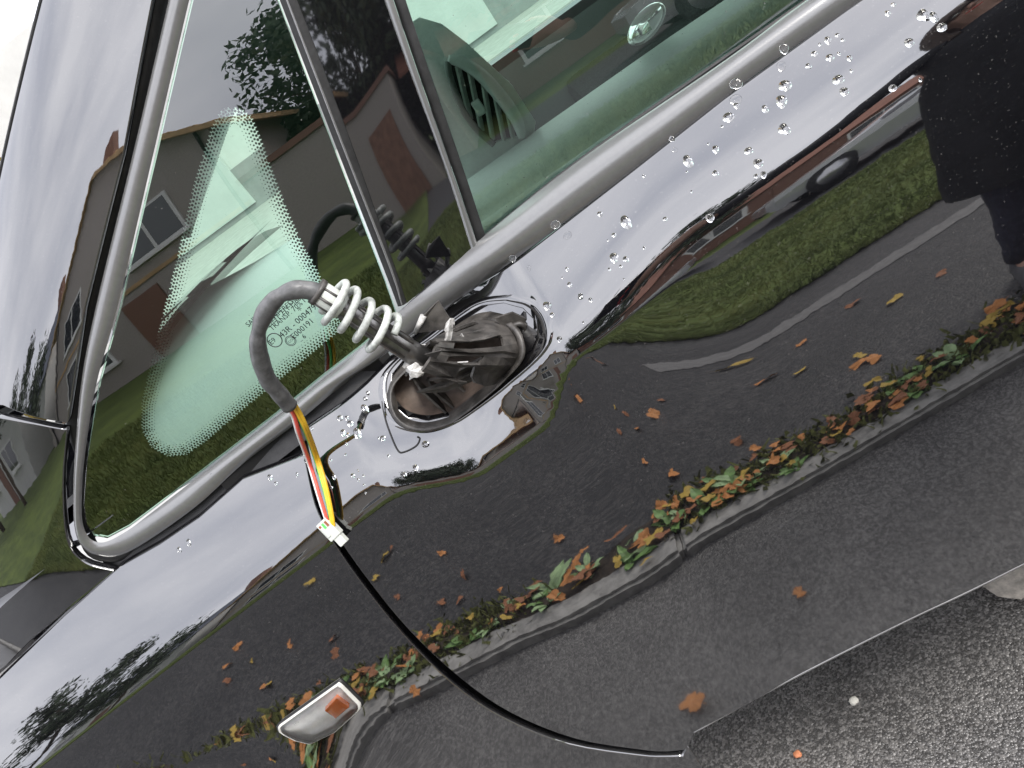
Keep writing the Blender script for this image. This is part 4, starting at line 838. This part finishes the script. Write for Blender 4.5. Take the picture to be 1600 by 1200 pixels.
# ================= houses =================
def wallbox(name, x0, x1, y0, y1, z0, z1, m, parent): return box(name, ((x0+x1)/2,(y0+y1)/2,(z0+z1)/2), (x1-x0,y1-y0,z1-z0), m, parent)
def window(parent, x0, x1, y, z0, z1):
    w = wallbox('window', x0, x1, y-.03, y+.05, z0, z1, 'white_frame', parent)
    for a, b in ((x0+.08,(x0+x1)/2-.04), ((x0+x1)/2+.04,x1-.08)): wallbox('pane', a, b, y+.045, y+.056, z0+.08, z1-.08, 'window_pane_dark', w)
    wallbox('sill', x0-.06, x1+.06, y+.0, y+.14, z0-.08, z0-.002, 'white_frame', w)
mat('window_pane_dark', (.03,.035,.04), .05, ior=1.9)
def gable_roof(parent, x0, x1, y0, y1, z0, z1, m, axis='y', over=.35, tiles=False, th=.14):
    """two thick slopes; axis = ridge direction"""
    r_ = None
    for s in (-1, 1):
        if axis == 'y':
            xm = (x0+x1)/2; xe = x0-over if s < 0 else x1+over; ze = z0-over*(z1-z0)/((x1-x0)/2)
            a = [(xm,y0-over,z1),(xm,y1+over,z1),(xe,y1+over,ze),(xe,y0-over,ze)]
        else:
            ym = (y0+y1)/2; ye = y0-over if s < 0 else y1+over; ze = z0-over*(z1-z0)/((y1-y0)/2)
            a = [(x0-over,ym,z1),(x1+over,ym,z1),(x1+over,ye,ze),(x0-over,ye,ze)]
        v = a+[(p[0],p[1],p[2]-th) for p in a]
        sl_ = mesh('roof', v, [(0,1,2,3),(7,6,5,4),(0,4,5,1),(1,5,6,2),(2,6,7,3),(3,7,4,0)], m, parent)
        if tiles:      # courses of tiles proud of the slope
            A0, A1, A2, A3 = (np.array(p) for p in a); nc = 9
            for c in range(nc):
                t0, t1 = c/nc, (c+1)/nc; P = [A0+(A3-A0)*t0, A1+(A2-A1)*t0, A1+(A2-A1)*t1, A0+(A3-A0)*t1]; up_ = np.array([0,0,.02])
                for k_ in range(14):
                    u0, u1 = k_/14+.004, (k_+1)/14-.004
                    T_ = [P[0]+(P[1]-P[0])*u0, P[0]+(P[1]-P[0])*u1, P[3]+(P[2]-P[3])*u1, P[3]+(P[2]-P[3])*u0]; v = [T_[0]+up_*.3, T_[1]+up_*.3, T_[2]+up_*2.2, T_[3]+up_*2.2]; v += [p-np.array([0,0,.03]) for p in v]
                    mesh('tile', v, [(0,1,2,3),(7,6,5,4),(0,4,5,1),(1,5,6,2),(2,6,7,3),(3,7,4,0)], m, sl_)
        r_ = sl_
    return r_
def gable_fill(parent, x0, x1, y0, y1, z0, z1, m, axis='y'):
    if axis == 'y': xm = (x0+x1)/2; v = [(x0,y0,z0),(x1,y0,z0),(xm,y0,z1-.15),(x0,y1,z0),(x1,y1,z0),(xm,y1,z1-.15)]
    else: ym = (y0+y1)/2; v = [(x0,y0,z0),(x0,y1,z0),(x0,ym,z1-.15),(x1,y0,z0),(x1,y1,z0),(x1,ym,z1-.15)]
    mesh('gable', v, [(0,1,2),(5,4,3),(0,3,4,1),(1,4,5,2),(2,5,3,0)], m, parent)
h1 = tag(empty('house', (0,0,0)), 'grey-brown rendered house with tan tiled roof across the lawn, reflected in the quarter window', 'house')
HX0, HX1, HY = -12.5, -4.6, -12.2
wallbox('wall', HX0, HX1, HY-7, HY, -.05, 5.0, 'render_wall', h1); gable_fill(h1, HX0, HX1, HY-7, HY, 5.0, 7.4, 'render_wall')
gable_roof(h1, HX0, HX1, HY-7, HY, 5.0, 7.4, 'tile_tan', tiles=True, over=.45)
window(h1, -7.6, -6.0, HY, 2.9, 4.2); window(h1, -11.3, -9.6, HY, 2.9, 4.2); window(h1, -11.2, -9.2, HY, .8, 2.1)
wallbox('string_course', HX0, HX1, HY, HY+.05, 2.35, 2.47, 'tile_tan', h1)
wallbox('front_door', -8.3, -7.3, HY, HY+.05, .05, 2.1, 'door_brown', h1)
wallbox('chimney', -9.4, -8.5, HY-3.8, HY-3, 7.0, 8.7, 'brick_brown', h1)
g1 = tag(empty('garage', (0,0,0)), 'low flat-roofed grey garage with brown door beside the tan-roofed house', 'garage')
wallbox('wall', HX1+.05, -.9, HY-5, HY+.3, -.05, 2.9, 'render_wall', g1); wallbox('fascia', HX1+.02, -.8, HY-5.1, HY+.4, 2.9, 3.08, 'door_brown', g1); wallbox('garage_door', -2.7, -1.3, HY+.3, HY+.35, .0, 1.95, 'brick_brown', g1)
for i, (x, y, w_, d_, hz, rz_, wm, rm, lab) in enumerate([
    (3.2,-19,7,7,3.0,5.2,'door_brown','tile_red','low brown house with red tiled roof beyond the lane'),
    (12.5,-18,8,7,3.0,5.4,'brick_brown','tile_red','brown brick house with red tiled roof beyond the lane'),
    (22.5,-20,8,7,4.6,7.2,'render_wall','slate','tall grey house with slate roof at the end of the lane'),
    (-18.5,-16,8,7,4.8,7.2,'pale_wall','slate','white house with dark slate roof next to the tan-roofed house')]):
    h = tag(empty('house', (x,y,0)), lab, 'house', 'houses beyond the lane')
    wallbox('wall', -w_/2, w_/2, -d_/2, d_/2, -.05, hz, wm, h); gable_fill(h, -w_/2, w_/2, -d_/2, d_/2, hz, rz_, wm, 'x'); gable_roof(h, -w_/2, w_/2, -d_/2, d_/2, hz, rz_, rm, 'x')
    window(h, -w_/2+.8, -w_/2+2.4, d_/2, .9, 2.2); window(h, w_/2-2.4, w_/2-.8, d_/2, .9, 2.2); wallbox('door', -.5, .5, d_/2, d_/2+.05, 0, 2.05, 'door_brown', h); wallbox('chimney', w_/2-1.5, w_/2-.8, -.35, .35, rz_-.6, rz_+.9, 'brick_brown', h)
pw = tag(empty('garage_block', (0,0,0)), 'long pale rendered garage block with grey plinth seen through the windscreen', 'garage')
wallbox('wall', -34, 14, 14, 20, 0, 4.2, 'pale_wall', pw); wallbox('plinth', -34.05, 14.05, 13.93, 20.05, .0, .75, 'grey_roof', pw)
for i in range(9): wallbox('garage_door', -33+i*5.1, -30.2+i*5.1, 13.9, 13.99, .1, 2.3, 'garage_grey', pw)
# hill
hvv, hff = [], []; 
for i in range(41):
    for j in range(9):
        x = -160+8*i; y = -70-14*j; hvv.append((x, y, -1+ (9*math.exp(-((x-40)/45)**2)+6*math.exp(-((x+70)/40)**2)+2*math.sin(x*.09))*math.sin(math.pi*j/8)))
        if i and j: b = (i-1)*9+j-1; hff.append((b, b+9, b+10, b+1))
mat('hill_wood', (.05,.06,.05), .9, var=.4, scale=.2)
o = mesh('hills', hvv, hff, 'hill_wood', None, True); o['kind'] = 'structure'
# trees
def tree(x, y, h, r_, lab, seed, fm='foliage', grp='trees behind the houses', n=2600, ls=.16):
    q = random.Random(seed); t = tag(empty('tree', (x,y,0)), lab, 'tree', grp)
    v, f = tube_vf(catmull([(0,0,-.05),(.1,0,h*.3),(0,.1,h*.6),(.05,.1,h*.9)], 4), [.2*h/8*(1-.065*i) for i in range(13)], 9)
    lim = []
    for k_ in range(9):
        a = q.uniform(0,6.3); z0 = h*q.uniform(.3,.75); e = np.array([math.cos(a)*r_*.75, math.sin(a)*r_*.75, z0+h*q.uniform(.1,.25)]); lim.append(e)
        v2, f2 = tube_vf([(0,0,z0), (e[0]*.5,e[1]*.5,(z0+e[2])/2+.1), e], [.06*h/8,.04*h/8,.015], 6); b = len(v); v += v2; f += [tuple(i+b for i in z) for z in f2]
    mesh('trunk', v, f, 'bark', t, True); cv, cf = [], []
    cl_ = [(e+np.array([q.gauss(0,.2),q.gauss(0,.2),q.gauss(0,.3)]), r_*q.uniform(.3,.5)) for e in lim]+[(np.array([q.gauss(0,r_*.3),q.gauss(0,r_*.3),h*q.uniform(.55,.95)]), r_*q.uniform(.3,.5)) for _ in range(9)]
    for i in range(n):
        c, s = cl_[i % len(cl_)]; d_ = np.array([q.gauss(0,1) for _ in range(3)]); d_ /= np.linalg.norm(d_); p = c+d_*s*q.random()**.45; a = np.array([q.gauss(0,1) for _ in range(3)]); a /= np.linalg.norm(a); b = np.cross(a, d_); b /= max(np.linalg.norm(b),1e-6); l = ls*q.uniform(.6,1.4); b0 = len(cv)
        cv += [p-a*l, p+b*l*.5, p+a*l, p-b*l*.5]; cf.append((b0,b0+1,b0+2,b0+3))
    mesh('crown', cv, cf, fm, t)
tree(-1.4,-20,9.5,3.2,'broad dark tree rising behind the flat-roofed garage',1, ls=.2, n=4200); tree(-4.0,-24,11,3.4,'tall dark tree behind the tan-roofed house',2, ls=.2); tree(.2,-16.5,6.5,2.4,'added bushy dark tree hiding the sky between the garage and the brown house',12,'foliage','trees behind the houses',4200,.16); tree(9.0,-30,7,3,'rounded dark tree behind the brick house',3); tree(26,-34,9,4,'wide dark tree behind the slate-roofed house',4)  # the bushy tree is added to block the bright sky gap beside the garage
tree(-7.5,9.5,6.5,2.6,'golden autumn tree in front of the pale garage block',6,'foliage_gold','trees by the garage block'); tree(-13.5,-9.4,5.5,1.9,'small dark tree on the far lawn before the house',7,'foliage','garden trees',2600,.12); tree(-17,-8.6,8,2.6,'bushy dark tree near the white slate-roofed house',8,'foliage','garden trees',3200,.15)
hd = tag(empty('added_hedge', (-1.2,-17.6,0)), 'added tall screen of dark evergreen foliage hiding the sky behind the flat-roofed garage', 'added_hedge'); q = random.Random(31); cv, cf = [], []  # added leaf screen, keeps white sky out of the door glass reflection
for i in range(13000):
    p = np.array([q.uniform(-3.6,3.6), q.gauss(0,.35), 4.6*q.random()**.8+q.gauss(0,.1)]); a = np.array([q.gauss(0,1) for _ in range(3)]); a /= np.linalg.norm(a); b = np.cross(a, [q.gauss(0,1),q.gauss(0,1),1]); b /= max(np.linalg.norm(b),1e-6); l = q.uniform(.12,.28); b0 = len(cv); cv += [p-a*l, p+b*l*.5, p+a*l, p-b*l*.5]; cf.append((b0,b0+1,b0+2,b0+3))
mesh('foliage', cv, cf, 'foliage', hd)
for k_ in range(6): tube('stem', [(-3+1.2*k_,0,-.05),(-3+1.2*k_,.05,2.0),(-2.9+1.2*k_,0,4.0)], [.06,.05,.02], 'bark', hd, 7)
for x in (HX0+.25, HX1-.25): tube('downpipe', [(x,HY+.06,0),(x,HY+.06,5.0)], .04, 'gap_black', h1, 8)
pv = [(.22+.0,.30),(.235,.24),(.26,.215),(.30,.222),(.34,.19),(.42,.185),(.6,.17),(.9,.2),(.9,.5),(.3,.5),(.24,.42)]
o = mesh('concrete_patch', [(x,y,.005) for x, y in pv], [tuple(range(len(pv)))], 'patch_tan'); o['kind'] = 'structure'
# ================= silver car across the lane =================
pc_ = tag(empty('parked_car', (3.4,-9.0,PAVZ)), 'silver hatchback parked on the lane beyond the grass verge', 'car')
sec = [(-2.0,.35,.62,.62,.60,.5),(-1.9,.25,.70,.70,.78,.6),(-1.2,.22,.86,.88,.84,.66),(-.85,.22,.92,.98,.85,.66),(-.2,.22,.95,1.40,.86,.60),(.5,.22,.97,1.46,.86,.60),(1.2,.22,.98,1.42,.86,.58),(1.7,.24,.98,1.20,.84,.58),(1.95,.28,.90,.95,.78,.60),(2.0,.40,.75,.76,.66,.55)]
v_, f_ = [], []
for i, (x, zb, zm, zt, wb, wt) in enumerate(sec):
    rg = [(-wb*.92,zb),(-wb,(zb+zm)/2),(-wb*.985,zm),(-wt,zt-.02),(-wt*.6,zt),(wt*.6,zt),(wt,zt-.02),(wb*.985,zm),(wb,(zb+zm)/2),(wb*.92,zb)]
    for y, z in rg: v_.append((x,y,z))
    if i:
        for j in range(9): q_ = (i-1)*10+j; f_.append((q_, q_+1, q_+11, q_+10))
f_ += [tuple(range(10))[::-1], tuple(range(len(v_)-10, len(v_)))]
mesh('body', v_, f_, 'silver_paint', pc_)
for s in (-1, 1):
    for xa, xb in ((-.62,.05),(.12,.78),(.85,1.35)):
        def zy(x, t):
            i = max(k for k in range(len(sec)-1) if sec[k][0] <= x); a, b = sec[i], sec[i+1]; u_ = (x-a[0])/(b[0]-a[0]); zm, zt, wb, wt = (a[k]+(b[k]-a[k])*u_ for k in (2,3,4,5)); return (x, s*(wb*.985+(wt-wb*.985)*t+.006), zm+(zt-.02-zm)*t)
        mesh('window', [zy(xa,.08), zy(xb,.08), zy(xb,.88), zy(xa+.02,.88)], [(0,1,2,3)], 'gloss_black', pc_)
    for x in (-1.25, 1.25):
        w = tube('wheel', [(x,s*.70,.30),(x,s*.88,.30)], .30, 'tyre', pc_, 28); tube('rim', [(x,s*.80,.30),(x,s*.885,.30)], [.19,.185], 'rim_alloy', w, 20)
    mesh('headlight', [(-1.93,s*.60,.60),(-1.80,s*.80,.62),(-1.75,s*.80,.74),(-1.90,s*.58,.70)], [(0,1,2,3)], 'lamp_rim', pc_)
    mesh('tail_light', [(1.98,s*.55,.72),(1.90,s*.80,.72),(1.88,s*.80,.90),(1.95,s*.58,.90)], [(0,1,2,3)], 'wire_red', pc_)
# ================= the person taking the photograph =================
mat('skin', (.52,.31,.23), .5, var=.08, scale=30); mat('coat_black', (.012,.012,.014), .75, var=.4, scale=14, bump=.5, bscale=25, bdist=.01); mat('jeans', (.035,.035,.055), .85, var=.3, scale=60); mat('shoe_grey', (.10,.10,.105), .6, var=.2, scale=40); mat('hair_brown', (.05,.028,.016), .6, var=.5, scale=80, bump=.4, bscale=140); mat('nail_red', (.55,.01,.015), .15); mat('phone_black', (.008,.008,.009), .08)
PX, PY, PZ = .96, -1.12, PAVZ
# phone, held behind the lens
pm = CAM - _f*.014 + _r*.055 - _u*.02
ph = box('phone', (0,0,0), (.158,.074,.009), 'phone_black', None, None, .003); ph.matrix_world = Matrix(((_r[0],_u[0],-_f[0],pm[0]),(_r[1],_u[1],-_f[1],pm[1]),(_r[2],_u[2],-_f[2],pm[2]),(0,0,0,1)))
tag(ph, 'slim black phone held up on its side by the person in the black coat', 'phone')
per = tag(empty('person', (PX,PY,PZ)), 'person in a long black coat and dark jeans holding up a phone at arm\'s length', 'person')
# joints, metres from the feet; the figure faces the car (+y), turned towards the phone
hR = pm - np.array([PX,PY,PZ]) + _r*.075 + _u*.0          # where the hand holds the phone
wr = hR + np.array([.055,-.035,-.05])
J = {'pel':(0,0,.90),'sp':(0,.01,1.08),'ch':(0,0,1.26),'nk':(-.01,.02,1.42),'hd0':(-.02,.04,1.49),'hd':(-.025,.055,1.57),'hd2':(-.02,.045,1.645),
     'hipl':(-.09,0,.86),'knl':(-.11,.04,.48),'anl':(-.12,0,.09),'tol':(-.16,.13,.035),'hipr':(.09,0,.86),'knr':(.12,.05,.48),'anr':(.13,.02,.09),'tor':(.11,.16,.035),
     'shl':(-.17,.0,1.36),'ell':tuple(np.array([-.46,.06,1.21])),'wrl':tuple(wr),'pal':tuple(wr*.45+hR*.55),
     'shr':(.17,0,1.36),'elr':(.30,.02,1.10),'wrr':(.14,.20,1.02),'par':(.09,.25,1.03)}
RAD = {'pel':.15,'sp':.125,'ch':.14,'nk':.055,'hd0':.062,'hd':.088,'hd2':.07,'hipl':.095,'knl':.058,'anl':.042,'tol':.035,'hipr':.095,'knr':.058,'anr':.042,'tor':.035,'shl':.06,'ell':.042,'wrl':.026,'pal':.032,'shr':.06,'elr':.042,'wrr':.027,'par':.034}
E_ = [('pel','sp'),('sp','ch'),('ch','nk'),('nk','hd0'),('hd0','hd'),('hd','hd2'),('pel','hipl'),('hipl','knl'),('knl','anl'),('anl','tol'),('pel','hipr'),('hipr','knr'),('knr','anr'),('anr','tor'),('ch','shl'),('shl','ell'),('ell','wrl'),('wrl','pal'),('ch','shr'),('shr','elr'),('elr','wrr'),('wrr','par')]
tips = []
def fingers(side, root, base, dirs):
    for k_, (d1, d2, d3, r_) in enumerate(dirs):
        prev = root; p = np.array(base)
        for s_, d_ in enumerate((d1, d2, d3)):
            p = p + np.array(d_); n_ = 'f%s%d%d' % (side, k_, s_); J[n_] = tuple(p); RAD[n_] = r_*(1-.12*s_); E_.append((prev, n_)); prev = n_
        tips.append((p, np.array(d3)))
c_ = hR
def fdir(k_):        # fingers wrap over the phone's back edge, unequal lengths
    u_ = _u*(.012-.019*k_); L_ = (.95,1.05,1.0,.8)[k_]
    return (tuple((hR+u_-np.array(J['pal']))*.75), tuple((-_r*.030-_f*.006)*L_), tuple((-_r*.020+_f*.010)*L_), .0085)
fingers('l', 'pal', J['pal'], [fdir(k_) for k_ in range(4)]+[(tuple((_u*.035-_f*.012)), tuple(-_r*.028+_u*.006), tuple(-_r*.022+_f*.004), .0098)])
fingers('r', 'par', J['par'], [((-.02+.014*k_,.035,-.01),(-.008,.025,-.012),(-.004,.012,-.018),.0085) for k_ in range(4)]+[((-.035,.01,.012),(-.015,.02,0),(-.006,.018,-.004),.0098)])
names = list(J); bmv = [J[n_] for n_ in names]; bme = [(names.index(a), names.index(b)) for a, b in E_]
me = bpy.data.meshes.new('body'); me.from_pydata([tuple(map(float,p)) for p in bmv], bme, []); body = link('body', me, 'skin', per)
sk = body.modifiers.new('skin', 'SKIN'); 
for i, n_ in enumerate(names):
    s_ = me.skin_vertices[0].data[i]; rx_ = RAD[n_]; s_.radius = (rx_, rx_*(.72 if n_ in ('pel','sp','ch') else 1)); s_.use_root = (n_ == 'pel')
sb = body.modifiers.new('sub', 'SUBSURF'); sb.levels = 2; sb.render_levels = 2
me.materials.clear(); me.materials.append(M['skin'])
for p, d_ in tips[:5]:
    n_ = d_/np.linalg.norm(d_); tube('nail', [p-n_*.004-_f*-.004, p+n_*.007-_f*-.004], [.0055,.0035], 'nail_red', body, 8)
# face
hc_ = np.array(J['hd'])
tube('nose', [hc_+np.array([-.015,.085,.02]), hc_+np.array([-.02,.105,-.015]), hc_+np.array([-.018,.088,-.022])], [.008,.013,.01], 'skin', body, 8)
for s in (-1, 1):
    e_ = hc_+np.array([-.016+s*.031,.078,.014]); tube('eye', [e_-np.array([0,.01,0]), e_+np.array([0,.006,0])], [.012,.006], 'connector_white', body, 10)
    tube('ear', [hc_+np.array([s*.085,.0,.02]), hc_+np.array([s*.094,-.008,0]), hc_+np.array([s*.086,.0,-.025])], [.012,.016,.009], 'skin', body, 8)
tube('mouth', [hc_+np.array([-.04,.082,-.045]), hc_+np.array([-.017,.092,-.047]), hc_+np.array([.006,.082,-.045])], [.004,.007,.004], 'wire_red', body, 8)
# hair: a shell of locks down to the shoulders
hv, hf = [], []
for i in range(13):
    t = i/12; z_ = .115-.34*t; rr = .112*math.sin(math.acos(max(-1,min(1,1-1.9*min(t,.52)))))+.004 if t < .5 else .108-.02*(t-.5)
    for j in range(28):
        a = math.pi*(.0+ j/27)+math.pi+ (0 if t > .3 else 0); sp_ = 1.25 if t < .3 else 1.0; a = -math.pi/2+(j/27-.5)*2*math.pi*(.98 if t < .3 else .68)
        w_ = 1+.04*math.sin(j*2.3+i); hv.append(hc_+np.array([rr*w_*math.cos(a)*.95, rr*w_*math.sin(a)-.004, z_]))
    if i:
        for j in range(27): q_ = (i-1)*28+j; hf.append((q_, q_+1, q_+29, q_+28))
hr = mesh('hair', hv, hf, 'hair_brown', per, True); md = hr.modifiers.new('t','SOLIDIFY'); md.thickness = .018
# coat: one garment of body and sleeves
cv_, cf_ = [], []; ring = [(1.425,.075,.07),(1.40,.13,.085),(1.37,.19,.11),(1.28,.205,.14),(1.08,.19,.145),(.92,.215,.165),(.72,.24,.19),(.52,.265,.215),(.47,.265,.215)]; q = random.Random(4)
for i, (z_, a_, b_) in enumerate(ring):
    for j in range(32):
        w = 2*math.pi*j/32; k_ = 1+(.05*math.sin(j*1.6+.3*i)*(i > 4)); cv_.append((a_*k_*math.cos(w), b_*k_*math.sin(w)+.005, z_+(.01*math.sin(j*.9) if i > 6 else 0)))
    if i:
        for j in range(32): q_ = (i-1)*32; cf_.append((q_+j, q_+(j+1) % 32, q_+32+(j+1) % 32, q_+32+j))
for a, b, c in (('shl','ell','wrl'),('shr','elr','wrr')):
    A_, B_, C_ = (np.array(J[k_]) for k_ in (a, b, c)); C_ = B_+(C_-B_)*.93; P_ = catmull([A_*.75+np.array([0,0,1.34])*.25, A_, (A_+B_)/2, B_, (B_+C_)/2, C_], 4)
    v2, f2 = tube_vf(P_, [(.095-.0022*i)*(1+.06*math.sin(i*1.7)) for i in range(len(P_))], 16); b0 = len(cv_); cv_ += v2; cf_ += [tuple(i+b0 for i in z) for z in f2]
co_ = mesh('coat', cv_, cf_, 'coat_black', per, True)
for k_ in range(5): tube('button', [(0,.17+.012*k_,1.22-.15*k_),(0,.182+.012*k_,1.22-.15*k_)], .011, 'gloss_black', co_, 10)
tv_, tf_ = [], []
for s in ('l','r'):
    P_ = catmull([np.array(J['hip'+s]), np.array(J['kn'+s]), np.array(J['an'+s])+np.array([0,0,.01])], 6); v2, f2 = tube_vf(P_, [.108-.0042*i+.003*math.sin(i*2.1) for i in range(len(P_))], 16); b0 = len(tv_); tv_ += v2; tf_ += [tuple(i+b0 for i in z) for z in f2]
mesh('trousers', tv_, tf_, 'jeans', per, True)
for s in ('l','r'):
    A_, B_ = np.array(J['an'+s]), np.array(J['to'+s]); d_ = (B_-A_); d_[2] = 0; d_ /= np.linalg.norm(d_); P_ = [A_-d_*.07+np.array([0,0,-.045]), A_-d_*.05+np.array([0,0,-.03]), A_+np.array([0,0,-.03]), A_+d_*.10+np.array([0,0,-.045]), A_+d_*.18+np.array([0,0,-.055]), A_+d_*.215+np.array([0,0,-.06])]
    v2, f2 = tube_vf(P_, [.03,.046,.052,.044,.036,.014], 14); v2 = [np.array([p[0],p[1],max(p[2],0.002)]) for p in v2]; mesh('shoe', v2, f2, 'shoe_grey', per, True)
